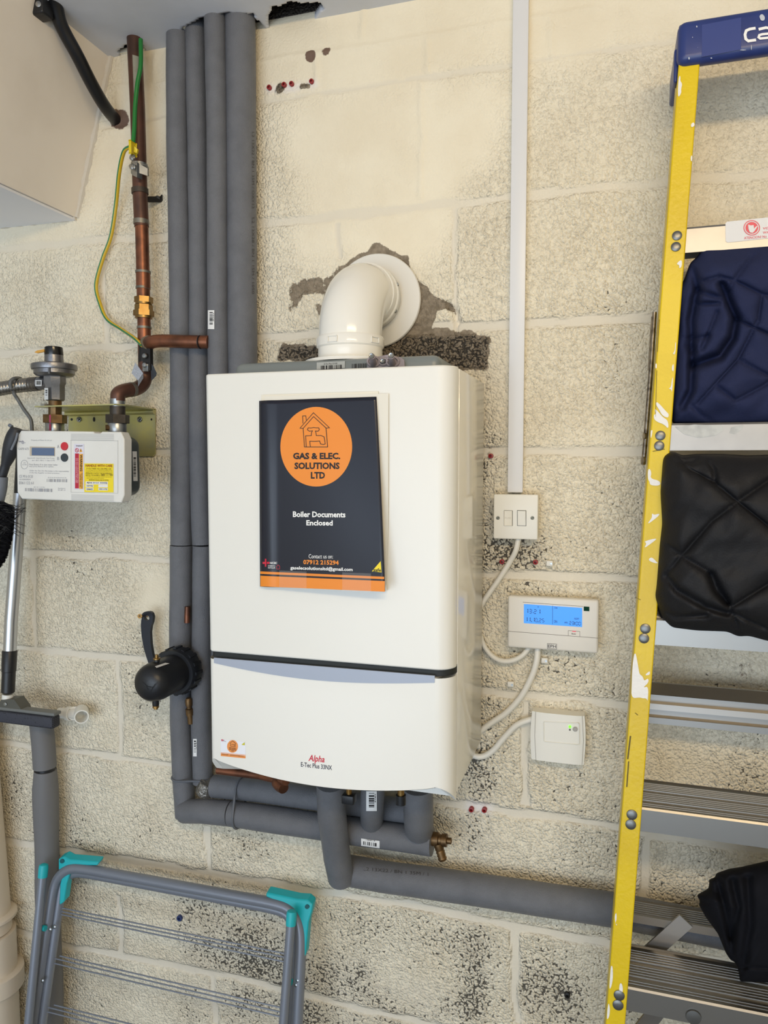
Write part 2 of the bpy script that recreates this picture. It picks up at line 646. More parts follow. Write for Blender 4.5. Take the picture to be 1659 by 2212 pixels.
RUST_HOLES = [([(1263, 402), (1273, 402), (1273, 412), (1263, 412)], 1.2, 0), ([(566, 304), (575, 304), (575, 313), (566, 313)], 1.2, 0), ([(567, 562), (576, 562), (576, 572), (567, 572)], 1.2, 0), ([(660, 112), (684, 105), (680, 130), (660, 130)], 1.6, 0), ([(694, 104), (720, 99), (714, 117), (700, 117)], 1.5, 0), ([(640, 612), (700, 600), (690, 640), (640, 650)], 0.42),  # first three: small holes, their darkness painted as flat spots
        ([(236, 236), (268, 236), (282, 262), (270, 284), (236, 276)], 1.0, 0), ([(1590, 1420), (1640, 1430), (1620, 1470), (1580, 1460)], 0.5), ([(1500, 1420), (1560, 1425), (1540, 1450), (1500, 1450)], 0.35), ([(574, 188), (600, 184), (600, 200), (574, 202)], 0.45, 0)]  # first: the hole at the hose end, its darkness painted on
FRESH = [([(575, 187), (601, 184), (600, 199), (576, 203)], 1.0, 0), ([(607, 182), (652, 177), (650, 192), (609, 198)], 1.0, 0), ([(662, 176), (685, 172), (685, 187), (664, 191)], 1.0, 0), ([(1010, 1732), (1062, 1738), (1062, 1758), (1010, 1752)], 1.0, 0)]


def build_wall():
    xs = np.concatenate([np.linspace(XL, -1.3, 10)[:-1], np.arange(-1.3, 0.95, 0.004), np.linspace(0.95, XR, 10)])
    zs = np.concatenate([np.linspace(FLOOR, -1.3, 5)[:-1], np.arange(-1.3, 1.10, 0.004), np.linspace(1.10, 1.3, 4)])
    X, Z = np.meshgrid(xs, zs)
    U, V = project(np.stack([X, np.zeros_like(X), Z], -1))
    wob = (fbm(X, Z, 0.05, 3) - 0.5)
    wob2 = (fbm(X, Z, 0.05, 33) - 0.5)
    joint = np.zeros_like(X)
    raised = np.zeros_like(X)
    for k, pts in BED.items():
        P = np.array([W(u, v)[:] for u, v in pts])
        o = np.argsort(P[:, 0])
        zc = np.interp(X, P[o, 0], P[o, 2])
        w = 0.0085 if k > 1 else 0.004
        d = np.abs(Z - zc + wob * 0.010)
        a = np.clip((w - d + wob2 * 0.009) / 0.004 + 0.5, 0, 1)
        if k >= 3:
            joint = np.maximum(joint, a)
        else:
            joint = np.maximum(joint, a * 0.7)
    for pts in BRICK:
        P = np.array([W(u, v)[:] for u, v in pts])
        inside = (X > P[:, 0].min()) & (X < P[:, 0].max())
        d = np.abs(Z - np.interp(X, P[:, 0], P[:, 2]) + wob * 0.006)
        raised = np.maximum(raised, np.where(inside, np.clip(1 - d / 0.007, 0, 1), 0))
    for a, b in PERP:
        p, q = W(*a), W(*b)
        z0, z1 = min(p.z, q.z), max(p.z, q.z)
        x = p.x + (q.x - p.x) * (Z - p.z) / (q.z - p.z)
        d = np.abs(X - x + wob * 0.012)
        w = 0.0075
        t = np.clip((w - d + wob2 * 0.012) / 0.004 + 0.5, 0, 1) * ((Z > z0) & (Z < z1))
        if a[1] < 440:
            raised = np.maximum(raised, np.clip(1 - d / 0.007, 0, 1) * ((Z > z0) & (Z < z1)))
        else:
            joint = np.maximum(joint, t * 0.9)
    Uw, Vw = U + wob * 60, V + wob2 * 60

    def mask(polys, k=2):
        m = np.zeros_like(X)
        for p in polys:
            if isinstance(p, tuple) and len(p) == 3:
                m = np.maximum(m, inpoly(U + wob * 10, V + wob2 * 10, p[0]) * p[1])
            elif isinstance(p, tuple):
                m = np.maximum(m, inpoly(Uw, Vw, p[0]) * p[1])
            else:
                m = np.maximum(m, inpoly(Uw, Vw, p) * 1.0)
        return blur(m, k)
    sm = mask(SMOOTH, 5)
    rough = np.clip(1 - joint * 1.1, 0.04, 1) * np.clip(1 - sm * (0.6 + 0.6 * fbm(X, Z, 0.06, 9)), 0.14, 1)
    rough *= np.clip(0.65 + 0.8 * (fbm(X, Z, 0.12, 21) - 0.3), 0.45, 1.1)
    # the granules grow coarser towards the bottom courses
    rough *= np.interp(Z, [-0.9, 0.0, 0.8], [1.1, 0.95, 0.75])
    soot_shade = mask(SOOT_SHADE, 4) * np.clip(1 - joint * 0.55, 0, 1)
    # behind the foot of the wall the unpainted block shows through
    bare, rust_hole, fresh = mask(BAREP, 1), mask(RUST_HOLES, 1), mask(FRESH, 1)
    rough = np.where(bare > 0.6, np.where((V < 725) & (V > 520), rough * 0.45, 1.15), rough)
    # above the ceiling boards the block is unpainted; the holes' darkness is coloured onto it
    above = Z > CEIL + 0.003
    bare, soot_shade, rough, joint = np.where(above, 1.5, bare), np.where(above, 1.8, soot_shade), np.where(above, 1.0, rough), np.where(above, 0.0, joint)
    lum = (fbm(X, Z, 0.016, 41, 2) - 0.5) * 0.0022 * np.clip(rough, 0, 1) + (fbm(X, Z, 0.09, 51, 3) - 0.5) * 0.0016
    H = lum - joint * 0.0016 + raised * 0.0032 - bare * 0.0012
    H -= np.where(inpoly(Uw, Vw, [(966, 640), (980, 640), (979, 722), (969, 724)]), 0.012, 0)
    Y = -H
    h, w = X.shape
    me = bpy.data.meshes.new('wall_back')
    co = np.stack([X, Y, Z], -1).reshape(-1, 3)
    idx = np.arange(h * w).reshape(h, w)
    F = np.stack([idx[:-1, :-1], idx[:-1, 1:], idx[1:, 1:], idx[1:, :-1]], -1).reshape(-1, 4)
    me.vertices.add(len(co))
    me.vertices.foreach_set('co', co.ravel())
    me.loops.add(F.size)
    me.loops.foreach_set('vertex_index', F.ravel())
    me.polygons.add(len(F))
    me.polygons.foreach_set('loop_start', np.arange(len(F)) * 4)
    me.polygons.foreach_set('use_smooth', np.ones(len(F), bool))
    me.update()
    for nme, A in (('rough', rough), ('soot_shade', soot_shade), ('bare', bare), ('joint', np.clip(joint, 0, 1)), ('rust_hole', rust_hole), ('fresh', fresh)):
        at = me.attributes.new(nme, 'FLOAT', 'POINT')
        at.data.foreach_set('value', A.astype(np.float32).ravel())
    me.materials.append(wall_material())
    o = bpy.data.objects.new('wall_back', me)
    COL.objects.link(o)
    o['kind'] = 'structure'


build_wall()

# ------------------------------------------------------------------ the rest of the garage shell
M_ceil = mat('ceiling_board', (222, 225, 234), 0.85, bump=(40, 0.002, 0.25), vary=(6, (212, 213, 218), 0.6))
M_bulk = mat('painted_board', (246, 238, 228), 0.75, bump=(25, 0.002, 0.25), vary=(7, (236, 227, 216), 0.7))
M_conc = mat('concrete_floor', (128, 128, 128), 0.8, vary=(5, (108, 108, 108), 0.8))
M_side = mat('side_wall_paint', (222, 214, 196), 0.8, bump=(110, 0.004, 0.5))
MB().box((XL, YB, FLOOR - 0.1), (XR, 0.0, FLOOR)).build('floor', M_conc, kind='structure')
MB().box((XL - 0.1, YB, FLOOR), (XL, 0.0, CEIL + 0.2)).build('wall_left', M_side, kind='structure')
MB().box((XR, YB, FLOOR), (XR + 0.1, 0.0, CEIL + 0.2)).build('wall_right', M_side, kind='structure')


def build_ceiling():
    xs = np.concatenate([[XL], np.arange(-0.95, 0.1, 0.004), [0.5, 1.1, XR]])
    ys = np.concatenate([[YB, -3, -2, -1.2, -0.8], np.arange(-0.34, 0.0041, 0.004)])
    X, Y = np.meshgrid(xs, ys)
    U, V = project(np.stack([X, Y, np.full_like(X, CEIL)], -1))
    n1, n2 = (fbm(X, Y, 0.03, 5) - 0.5) * 26, (fbm(X, Y, 0.03, 15) - 0.5) * 22
    hole = np.zeros(X.shape, bool)
    for p in ([(580, 64), (586, 34), (588, 4), (620, -10), (690, -8), (698, 8), (682, 26), (676, 60)], [(505, 58), (508, 28), (540, 30), (556, 50), (550, 60)],
              [(396, 66), (402, 42), (440, 26), (500, 14), (546, 12), (572, 50), (548, 72)], [(262, 98), (280, 80), (312, 84), (324, 112), (300, 122), (266, 114)]):
        hole |= inpoly(U + n1, V + n2, p)
    idx = np.arange(X.size).reshape(X.shape)
    q = hole[:-1, :-1] | hole[1:, :-1] | hole[:-1, 1:] | hole[1:, 1:]
    F = [f for f in np.stack([idx[:-1, :-1], idx[1:, :-1], idx[1:, 1:], idx[:-1, 1:]], -1)[~q]]
    mb = MB()
    mb.add(np.stack([X, Y, np.full_like(X, CEIL)], -1).reshape(-1, 3), [tuple(int(i) for i in f) for f in F])
    o = mb.build('ceiling', M_ceil, normals=False, kind='structure')
    md = o.modifiers.new('board', 'SOLIDIFY')
    md.thickness = 0.012
    md.offset = 1.0
    # cover strips over the board joints
    st = MB()
    pl = ((0, 0, CEIL - 0.001), (0, 0, 1))
    for a, b in (((150, 50), (354, 5)), ((354, 5), (408, 62)), ((240, 116), (365, 92))):
        p, r = PL(*a, *pl), PL(*b, *pl)
        d = (r - p).normalized() * 0.004
        nrm = Vector((-d.y, d.x, 0)).normalized() * 0.009
        st.prism([p - nrm - d, r - nrm + d, r + nrm + d, p + nrm - d], (0, 0, -0.008))
    st.build('trim_1', mat('filler_strip', (250, 241, 218), 0.8, bump=(60, 0.002, 0.5)), kind='structure')
    MB().box((XL, YB, CEIL + 0.06), (XR, 0.0, CEIL + 0.10)).box((XL, YB, CEIL + 0.013), (XR, YB + 0.03, CEIL + 0.06)).build('ceiling_void', mat('dark_void_board', (40, 33, 29), 0.9, vary=(12, (22, 18, 16), 0.9)), kind='structure')  # added lid and end board shut out daylight; hole shade in the colour


build_ceiling()
# splayed bulkhead boxing beside the pipes
A_, B_ = W(241, 116), W(166, 470)
blk = MB()
sec = [Vector((A_.x, 0.0, CEIL)), Vector((B_.x, 0.0, B_.z)), Vector((XL, 0.0, B_.z + 0.012)), Vector((XL, 0.0, CEIL))]
blk.prism(sec, (0, -4.0, 0))
blk.build('wall_bulkhead', M_bulk, angle=20, kind='structure')
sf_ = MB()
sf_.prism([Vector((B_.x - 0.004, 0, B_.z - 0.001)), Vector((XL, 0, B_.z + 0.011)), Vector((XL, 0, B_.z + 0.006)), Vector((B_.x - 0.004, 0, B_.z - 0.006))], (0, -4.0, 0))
sf_.build('ceiling_soffit', mat('soffit_daylight_tint', (240, 242, 250), 0.6), angle=20, kind='structure')  # added panel; daylight from below is put into its bluish white
# rough filler beads along its edges
bead = MB()
nb = np.array([B_.z - A_.z, 0, A_.x - B_.x])
for pts, r in (([A_ + Vector((0, -0.002, -0.004)), A_.lerp(B_, 0.33), A_.lerp(B_, 0.66), B_], 0.008), ([B_ + Vector((0.0, 0, 0)), Vector((-1.2, 0, B_.z + 0.004))], 0.007)):
    P = dense(pts, 0.012)
    bead.tube(P, [r * (0.65 + 0.6 * random.random()) for _ in P], 8)
bead.build('trim_2', mat('filler_bead', (218, 210, 197), 0.85, bump=(90, 0.003, 0.7)), kind='structure')

# ------------------------------------------------------------------ shared materials
M_white = mat('white_enamel', (236, 235, 229), 0.32, spec=0.5)
M_gloss = mat('white_gloss_enamel', (242, 240, 233), 0.13, spec=0.42)
M_plast = mat('white_plastic', (236, 234, 226), 0.38)
M_plast2 = mat('ivory_plastic', (232, 228, 216), 0.4)
M_foam = mat('grey_foam', (112, 114, 120), 0.42, bump=(760, 0.0018, 0.8), vary=(30, (100, 102, 108), 0.6), spec=0.5)
M_dark = mat('dark_gap', (34, 38, 38), 0.6)
M_ink = mat('black_ink', (32, 30, 34), 0.6)
M_copper = mat('aged_copper', (146, 94, 70), 0.38, metal=0.75, vary=(28, (98, 66, 52), 0.9))
M_copper2 = mat('dark_copper', (104, 72, 60), 0.42, metal=0.5, vary=(22, (78, 58, 50), 0.9))
M_solder = mat('solder_grey', (138, 134, 124), 0.45, metal=0.7, vary=(60, (110, 108, 98), 0.8))
M_brass = mat('brass', (158, 128, 78), 0.36, metal=0.95, vary=(60, (140, 104, 58), 0.8))
M_brassd = mat('dull_brass', (128, 100, 66), 0.42, metal=0.8, vary=(60, (92, 72, 50), 0.8))
M_steel = mat('zinc_steel', (176, 178, 178), 0.32, metal=0.95, vary=(40, (140, 142, 142), 0.6))
M_alu = mat('cast_aluminium', (134, 134, 138), 0.34, metal=0.85, bump=(300, 0.001, 0.3), vary=(40, (128, 128, 132), 0.7))
M_black = mat('black_plastic', (26, 27, 31), 0.38, bump=(260, 0.0008, 0.2))
M_red = mat('red_plug_plastic', (150, 34, 36), 0.45)
M_label = mat('label_paper', (236, 236, 236), 0.5)
M_orange = mat('orange_print', (240, 142, 40), 0.4)
M_wprint = mat('white_print', (242, 242, 242), 0.45)
M_yellowp = mat('yellow_print', (246, 222, 40), 0.42)
M_redp = mat('red_print', (205, 36, 62), 0.45)
M_greyp = mat('grey_print', (160, 163, 172), 0.5)
M_cable = mat('white_cable', (232, 229, 220), 0.42)
M_tie = mat('grey_cable_tie', (98, 102, 110), 0.4)


# ------------------------------------------------------------------ boiler
BX0, BX1, BT, BB = -0.2770, 0.139, 0.347, -0.316
YF, YE, YK = -0.292, -0.262, -0.036            # flat front, start of the sides, back
boiler = thing('boiler', 'white wall-hung combination boiler carrying a black document wallet on its front', 'boiler', ((BX0 + BX1) / 2, YK, BB))
SPL = -0.110                                    # gap between door and drop-down flap


def plan(x0, x1, rl, rr, y0, y1, n=8):
    pts = []
    for k in range(n + 1):
        t = math.pi / 2 * k / n
        pts.append((x0 + rl * (1 - math.cos(t)) * 1.0, y1 + (y0 - y1) * math.sin(t)))
    for k in range(n, -1, -1):
        t = math.pi / 2 * k / n
        pts.append((x1 - rr * (1 - math.cos(t)), y1 + (y0 - y1) * math.sin(t)))
    return pts


PLN = plan(BX0, BX1, 0.014, 0.028, YF, YE)
sh = MB()
sh.prism([(x, y, SPL + 0.004) for x, y in PLN], (0, 0, BT - SPL - 0.004))
dp = sh.build('door_panel', M_white, boiler, 50)
bv = dp.modifiers.new('edge', 'BEVEL')
bv.width, bv.segments, bv.limit_method, bv.angle_limit = 0.0025, 2, 'ANGLE', math.radians(60)
MB().prism([(x * 0.995 - 0.0004, y + 0.006, SPL - 0.006) for x, y in PLN], (0, 0, 0.012)).build('gap_seal', M_dark, boiler)
# drop-down flap: slightly bowed front, lip turning back under
nx = 40
flp = MB()
xa, xb = BX0 + 0.014, BX1 - 0.028
rows = []
for i in range(15):
    t = i / 14.0
    row = []
    for j in range(nx + 1):
        s = j / nx
        x = xa + (xb - xa) * s
        bow = math.sin(math.pi * min(1, max(0, s))) ** 0.8
        zt = SPL - 0.008
        zb = -0.2865 - 0.018 * bow
        row.append((x, YF - 0.010 * bow * max(0.0, t - 0.16) / 0.84, zt + (zb - zt) * t))
    rows.append(row)
lip = []
for (x, y, z) in rows[-1]:
    lip.append((x, YF + 0.028, -0.2985 - 0.0165 * (1 - (x - xa) / (xb - xa)) ** 2.5))
mid = [(p[0], p[1] + 0.003, p[2] - 0.0018) for p in rows[-1]]
flp.grid(rows + [mid, lip])
flp.build('flap', M_white, boiler, 50, normals=False)
for o in (boiler.children[-1],):
    bm = bmesh.new()
    bm.from_mesh(o.data)
    bmesh.ops.reverse_faces(bm, faces=bm.faces[:])
    bm.to_mesh(o.data)
    bm.free()
ends = MB()
for side in (0, 1):
    P = PLN[:9] if side == 0 else PLN[9:]
    top = [(x, y, SPL - 0.008) for x, y in P]
    n = len(P)
    bot = []
    for k, (x, y) in enumerate(P):
        f = (y - YE) / (YF - YE)
        bot.append((x, y, -0.286 * f + BB * (1 - f)))
    ends.grid([top, bot])
    xc, zl = (xa, -0.315) if side == 0 else (xb, -0.2985)
    fan = [(xc, YF, -0.2865)] + (bot[::-1] if side == 0 else bot)
    for p_, q_ in zip(fan, fan[1:]):
        ends.face([(xc, YF + 0.028, zl), p_, q_])
ends.box((BX0 + 0.004, YE + 0.004, BB + 0.004), (BX1 - 0.004, YE + 0.02, SPL - 0.008))
ends.face([(xa, YF, SPL - 0.008), (xb, YF, SPL - 0.008), (BX1 - 0.002, YE, SPL - 0.008), (BX1 - 0.002, YE + 0.02, SPL - 0.008), (BX0 + 0.002, YE + 0.02, SPL - 0.008), (BX0 + 0.002, YE, SPL - 0.008)])
ends.build('flap_surround', M_white, boiler, 60)
# silver crescent inlay under the gap
cr = MB()
sf = on(YF - 0.0012)
top = [(462 + (939 - 462) * k / 40, 1421 + (1460 - 1421) * k / 40) for k in range(41)]
bot = []
for k in range(41):
    s = k / 40
    u = 462 + 477 * s
    v = 1432 + (1475 - 1432) * s + 17.5 * math.sin(math.pi * s ** 0.92)
    bot.append((u, v))
front = [sf(*p) for p in top] + [sf(*p) for p in bot[::-1]]
cr.prism(front, (0, 0.0030, 0))
cr.build('silver_trim', mat('silver_lacquer', (166, 174, 190), 0.42, metal=0.15), boiler, 30)
# side panels, back, top
sp = MB()
sp.rbox((BX1 - 0.006, YE + 0.0065, -0.304), (BX1, YK, BT - 0.002), 0.0012, 2)
sp.build('side_panel', M_gloss, boiler)
MB().rbox((BX0, YE + 0.004, -0.304), (BX0 + 0.006, YK, BT - 0.002), 0.0012, 2).build('side_panel', M_gloss, boiler)
MB().box((BX0 + 0.007, YE + 0.02, -0.296), (BX1 - 0.007, YK, BT - 0.012)).build('inner_case', mat('inner_sheet', (120, 122, 122), 0.5), boiler)
tp = MB()
tx0, tx1 = W(560, 797, -0.12).x, W(986, 785, -0.10).x
TCZ = W(756, 773, -0.225).z
tp.rbox((tx0 + 0.004, -0.225, BT - 0.03), (tx1, -0.042, TCZ), 0.0135, 5)
tcase = tp.build('top_case', mat('grey_case_plastic', (128, 136, 138), 0.35), boiler)
s_ = on(-0.2262)
lb = MB()
quad(lb, (684, 783, 745, 798), s_, -0.05, 1)
lb.build('serial_label', mat('grey_label', (178, 182, 180), 0.4), tcase)
bb = MB()
s_ = on(-0.2266)
bars(bb, (693, 790, 738, 799), s_, 46, -0.05)
write(bb, 'E-Tec Plus 33 NX', (700, 784.5, 729, 788), s_, -0.05)
bars(bb, (760, 786, 792, 799), s_, 40, -0.05, seed=4)
bb.build('lettering', M_ink, tcase)
# flue bracket of grey lilac plastic on the top
bk = MB()
g = on(-0.235)
bk.prism([g(793, 795), g(796, 778), g(806, 772), (g(838, 766)), g(866, 772), g(873, 778), g(874, 794)], (0, 0.003, 0))
for c, r in ((807, 13), (828, 9), (848, 13)):
    p = [W(c + r * math.cos(a), 781 + r * 0.8 * math.sin(a), -0.237) for a in np.linspace(0, 2 * math.pi, 24)]
    bk.tube(p, 0.0018, 6)
for u in (804, 845):
    a, b_ = W(u, 770, -0.262), W(u + 3, 788, -0.236)
    bk.cyl(b_, a, 0.0052, 0.0046, 14)
bkt = bk.build('flue_bracket', mat('lilac_grey_plastic', (150, 140, 144), 0.42), boiler)
for u, v in ((803, 769), (845, 768), (827, 781)):
    MB().lathe([(0.0042, 0), (0.0042, 0.002), (0.003, 0.0032), (0.0014, 0.0028), (0.001, 0.0012)], W(u, v, -0.2635 if v < 775 else -0.238), (0, -1, 0.15), 16).build('bracket_screw', M_steel, bkt)
for u, v, y in ((488, 800, -0.24), (945, 789, -0.24)):
    p = W(u, v, y)
    MB().lathe([(0.003, 0), (0.003, 0.002), (0.0012, 0.004)], (p.x, p.y, BT - 0.001), (0, 0, 1), 12).build('case_screw', M_steel, boiler)
# printing on the flap
sb = on(YF - 0.0105)
al = MB()


def flapsurf(d):
    def f(u, v):
        p = W(u, v, YF - 0.006)
        for _ in range(3):
            s = min(1, max(0, (p.x - xa) / (xb - xa)))
            t = min(1, max(0, (SPL - 0.008 - p.z) / 0.19))
            bow = math.sin(math.pi * s) ** 0.8 if 0 < s < 1 else 0
            p = W(u, v, YF - 0.010 * bow * max(0.0, t - 0.16) / 0.84 - d)
        return p
    return f


write(al, 'Alpha', (666, 1630, 701, 1648), flapsurf(0.0006), 0.10, 0.02, 0.25)
al.build('lettering', M_redp, boiler)
al = MB()
write(al, 'E-Tec Plus 33NX', (650, 1646, 717, 1656), flapsurf(0.0006), 0.115, 0.012)
al.build('lettering', mat('navy_print', (40, 44, 66), 0.5), boiler)
# small adhesive business label
stk = MB()
quad(stk, (476.5, 1596.5, 530.5, 1629), flapsurf(0.0006), 0.115, 6)
stick = stk.build('installer_sticker', mat('sticker_white', (238, 240, 248), 0.25), boiler, normals=False)
mb = MB()
quad(mb, (477, 1627, 530.3, 1633), flapsurf(0.0007), 0.1, 6)
quad(mb, (477, 1625.3, 530.3, 1626.2), flapsurf(0.0009), 0.1, 6)
disc(mb, 502.3, 1612.5, 11.8, 13.6, flapsurf(0.0009), 28)
mb.build('sticker_print', mat('orange_sticker', (236, 150, 78), 0.4), stick, normals=False)
mb = MB()
f9 = flapsurf(0.0013)
line(mb, [(498, 1606), (498, 1612), (508, 1613), (508, 1607)], 0.7, f9)
line(mb, [(496, 1606), (502.5, 1600.5), (510, 1607)], 0.7, f9)
line(mb, [(500, 1608), (506, 1608.6), (506, 1611)], 0.7, f9)
write(mb, 'GAS & ELEC.', (494.5, 1614, 510.5, 1616.6), f9, 0.1, 0.01)
write(mb, 'SOLUTIONS', (494.8, 1617.4, 510, 1620), f9, 0.1, 0.01)
write(mb, 'LTD', (499.7, 1621.2, 504.8, 1623.4), f9, 0.1, 0.01)
write(mb, '07912 215294', (479, 1628, 493, 1630.4), f9, 0.1)
write(mb, 'gaselecsolutionsltd@gmail.com', (497, 1629.6, 526, 1632.2), f9, 0.1)
write(mb, 'DOMESTIC INSTALLER', (481, 1600.2, 488.5, 1601.6), f9, 0.1)
mb.build('lettering', M_ink, stick, normals=False)
mb = MB()
line(mb, [(479.6, 1596.8), (479.6, 1601.6)], 1.3, f9)
line(mb, [(477.5, 1598.6), (484, 1599.3)], 1.2, f9)
mb.build('red_mark', M_redp, stick, normals=False)
mb = MB()
mb.face([f9(521.5, 1608.6), f9(528.4, 1603.2), f9(528.6, 1610)])
mb.build('yellow_mark', mat('olive_yellow', (206, 200, 40), 0.45), stick, normals=False)

# ------------------------------------------------------------------ flue elbow on the boiler
FX, FY = -0.076, -0.140
ZB0, ZB1 = W(756, 742, FY - 0.058).z, W(756, 716, FY - 0.058).z
flue = thing('flue_elbow', 'white plastic flue elbow rising from the boiler into the wall', 'flue pipe', (FX, FY, TCZ))
z1 = ZB1
pth = [Vector((FX, FY, z1 - 0.004))]
R_ = 0.088
zc = 0.509 - R_
pth.append(Vector((FX, FY, zc)))
for k in range(1, 15):
    t = math.pi / 2 * k / 14
    pth.append(Vector((FX, FY + R_ * (1 - math.cos(t)), zc + R_ * math.sin(t))))
pth.append(Vector((FX, -0.044, 0.509)))
MB().tube(pth, 0.0545, 48).build('elbow', M_gloss, flue, 60)
cl = MB()
hc = ZB1 - ZB0
cl.lathe([(0.0535, TCZ), (0.0555, TCZ + 0.002), (0.0555, ZB0), (0.0583, ZB0 + 0.0025), (0.0588, ZB1 - 0.004), (0.0565, ZB1), (0.050, ZB1 + 0.001)], (FX, FY, 0), (0, 0, 1), 48)
cl.build('collar', M_gloss, flue, 45)
c2 = MB()
c2.lathe([(0.050, 0), (0.0565, 0.001), (0.0565, 0.020), (0.059, 0.022), (0.059, 0.036), (0.056, 0.039), (0.0535, 0.06), (0.05, 0.06)], (FX, -0.066, 0.509), (0, 1, 0), 48)
c2.build('wall_collar', M_gloss, flue, 45)
MB().lathe([(0.054, 0), (0.066, 0.0), (0.086, 0.004), (0.0875, 0.006), (0.0875, 0.009), (0.06, 0.009)], (FX + 0.003, -0.0125, 0.509), (0, 1, 0), 64).build('wall_plate', mat('matt_white_rubber', (232, 230, 224), 0.45), flue, 40)
MB().lathe([(0.05, 0), (0.078, 0.0), (0.078, 0.005), (0.060, 0.008), (0.05, 0.008)], (FX, FY, TCZ + 0.0003), (0, 0, 1), 48).build('base_plate', M_gloss, flue, 40)
for t in (-1.75, -0.45):
    tb = MB()
    c = Vector((FX + 0.0588 * math.cos(t), FY + 0.0588 * math.sin(t), ZB1 - 0.010))
    e = Vector((-math.sin(t), math.cos(t), 0))
    nrm = Vector((math.cos(t), math.sin(t), 0))
    for dz in (-0.005, 0.004):
        tb.prism([c - e * 0.009 + Vector((0, 0, dz)), c + e * 0.009 + Vector((0, 0, dz)), c + e * 0.009 + Vector((0, 0, dz + 0.0012)), c - e * 0.009 + Vector((0, 0, dz + 0.0012))], nrm * 0.0014)
    for d in (-0.0092, 0.008):
        tb.prism([c + e * d + Vector((0, 0, -0.005)), c + e * (d + 0.0012) + Vector((0, 0, -0.005)), c + e * (d + 0.0012) + Vector((0, 0, 0.005)), c + e * d + Vector((0, 0, 0.005))], nrm * 0.0014)
    tb.build('catch', M_gloss, flue)
for a in (-0.5, 0.35):
    c = Vector((FX + 0.0585 * math.cos(a), -0.037, 0.509 + 0.0585 * math.sin(a)))
    MB().lathe([(0.0035, 0), (0.0035, 0.0015), (0.0015, 0.0025)], c, (math.cos(a), 0, math.sin(a)), 12).build('collar_screw', M_steel, flue)

# ------------------------------------------------------------------ document wallet taped to the boiler
wallet = thing('document_wallet', 'black and orange document wallet taped to the boiler door', 'document wallet', W(695, 1270, YF - 0.004))
CQ = [((560, 866), -0.2965), ((813, 857), -0.2975), ((832, 1277), -0.322), ((562, 1267), -0.2985)]
CP = [np.array(W(*p, y)) for p, y in CQ]


def cover_st(s, t):
    p = CP[0] * (1 - s) * (1 - t) + CP[1] * s * (1 - t) + CP[2] * s * t + CP[3] * (1 - s) * t
    # the sheet stays flat for most of its width and curls at the bottom edge
    k = s * t
    lift = -0.0028 * math.sin(math.pi * s) * (0.4 + 0.6 * t) - 0.0020 * math.sin(math.pi * min(1, s * 7)) * (s < 0.143)
    return p + np.array([0, 0.010 * (k - k * k) + lift, 0])


def cover(d=0.0):
    def f(u, v):
        s, t = (u - 560) / 262.0, (v - 862) / 408.0
        for _ in range(6):
            p = cover_st(s, t)
            pu, pv = project(p)
            q = project(cover_st(s + 0.01, t))
            r = project(cover_st(s, t + 0.01))
            a, c, b, e = (q[0] - pu) / 0.01, (q[1] - pv) / 0.01, (r[0] - pu) / 0.01, (r[1] - pv) / 0.01
            D = a * e - b * c
            du, dv = u - pu, v - pv
            s += (du * e - b * dv) / D
            t += (a * dv - c * du) / D
        p = cover_st(s, t)
        return Vector((p[0], p[1] - d, p[2]))
    return f


M_navy = mat('navy_gloss_card', (28, 30, 43), 0.24, spec=0.42)
cv = MB()
G = [[Vector(cover_st(j / 36, i / 48)) for j in range(37)] for i in range(49)]
cv.grid(G)
cvo = cv.build('cover', M_navy, wallet, 60, normals=False)
md = cvo.modifiers.new('card', 'SOLIDIFY')
md.thickness = 0.0006
md.offset = 0
# the pages inside show past the edges
pg = MB()
pg.prism([W(564, 853, -0.2945), W(817, 845, -0.2945), W(818, 870, -0.2945), W(836, 1277, -0.2985), W(700, 1272, -0.2955), W(566, 1262, -0.2945)], (0, 0.0006, 0))
pg.build('back_page', mat('page_cream', (234, 228, 212), 0.5), wallet)
pg = MB()
pg.prism([W(572, 856, -0.2958), W(839, 850, -0.2958), W(838, 1145, -0.2965), W(835, 1276, -0.3010), W(700, 1268, -0.2965), W(572, 1262, -0.2958)], (0, 0.0005, 0))
pg.build('inner_page', mat('page_white', (232, 228, 216), 0.5), wallet)
C3, C6 = cover(0.0006), cover(0.0010)
mb = MB()
disc(mb, 683.5, 965, 77.5, 86, C3, 64)
mb.build('emblem_disc', M_orange, wallet, normals=False)
mb = MB()
quad(mb, (562.6, 1234.2, 830, 1239.5), C3, 0.043, 44)
mb.build('footer_line', M_orange, wallet, normals=False)
mb = MB()
quad(mb, (563, 1243.5, 831.5, 1266.5), C3, 0.043, 44)
mb.build('footer_band', M_orange, wallet, normals=False)
# house and tap emblem
mb = MB()
H = lambda x, y: (540 + x / 5.184, 830 + y / 5.184)
for pts in ([(563, 492), (713, 320), (893, 488), (853, 490), (715, 362), (598, 494), (563, 492)], [(596, 440), (592, 356), (627, 354), (634, 405)],
            [(598, 494), (612, 702), (872, 702), (853, 490)], [(633, 700), (625, 578), (690, 575), (692, 540), (703, 522), (668, 526), (645, 510), (655, 488), (685, 490), (713, 486), (745, 488), (772, 488), (780, 508), (765, 526), (735, 524), (742, 545), (745, 575), (800, 575), (832, 590), (845, 668), (825, 676), (792, 668), (782, 635), (740, 640), (715, 640), (672, 638), (678, 700)]):
    line(mb, [H(*p) for p in pts], 1.35, C6)
write(mb, 'GAS & ELEC.', (633.5, 978, 735.5, 992), C6, 0.0, 0.040)
write(mb, 'SOLUTIONS', (636.5, 999, 734, 1013.5), C6, 0.0, 0.040)
write(mb, 'LTD', (672, 1019.5, 702.5, 1034), C6, 0.0, 0.040)
mb.build('emblem', M_ink, wallet, normals=False)
mb = MB()
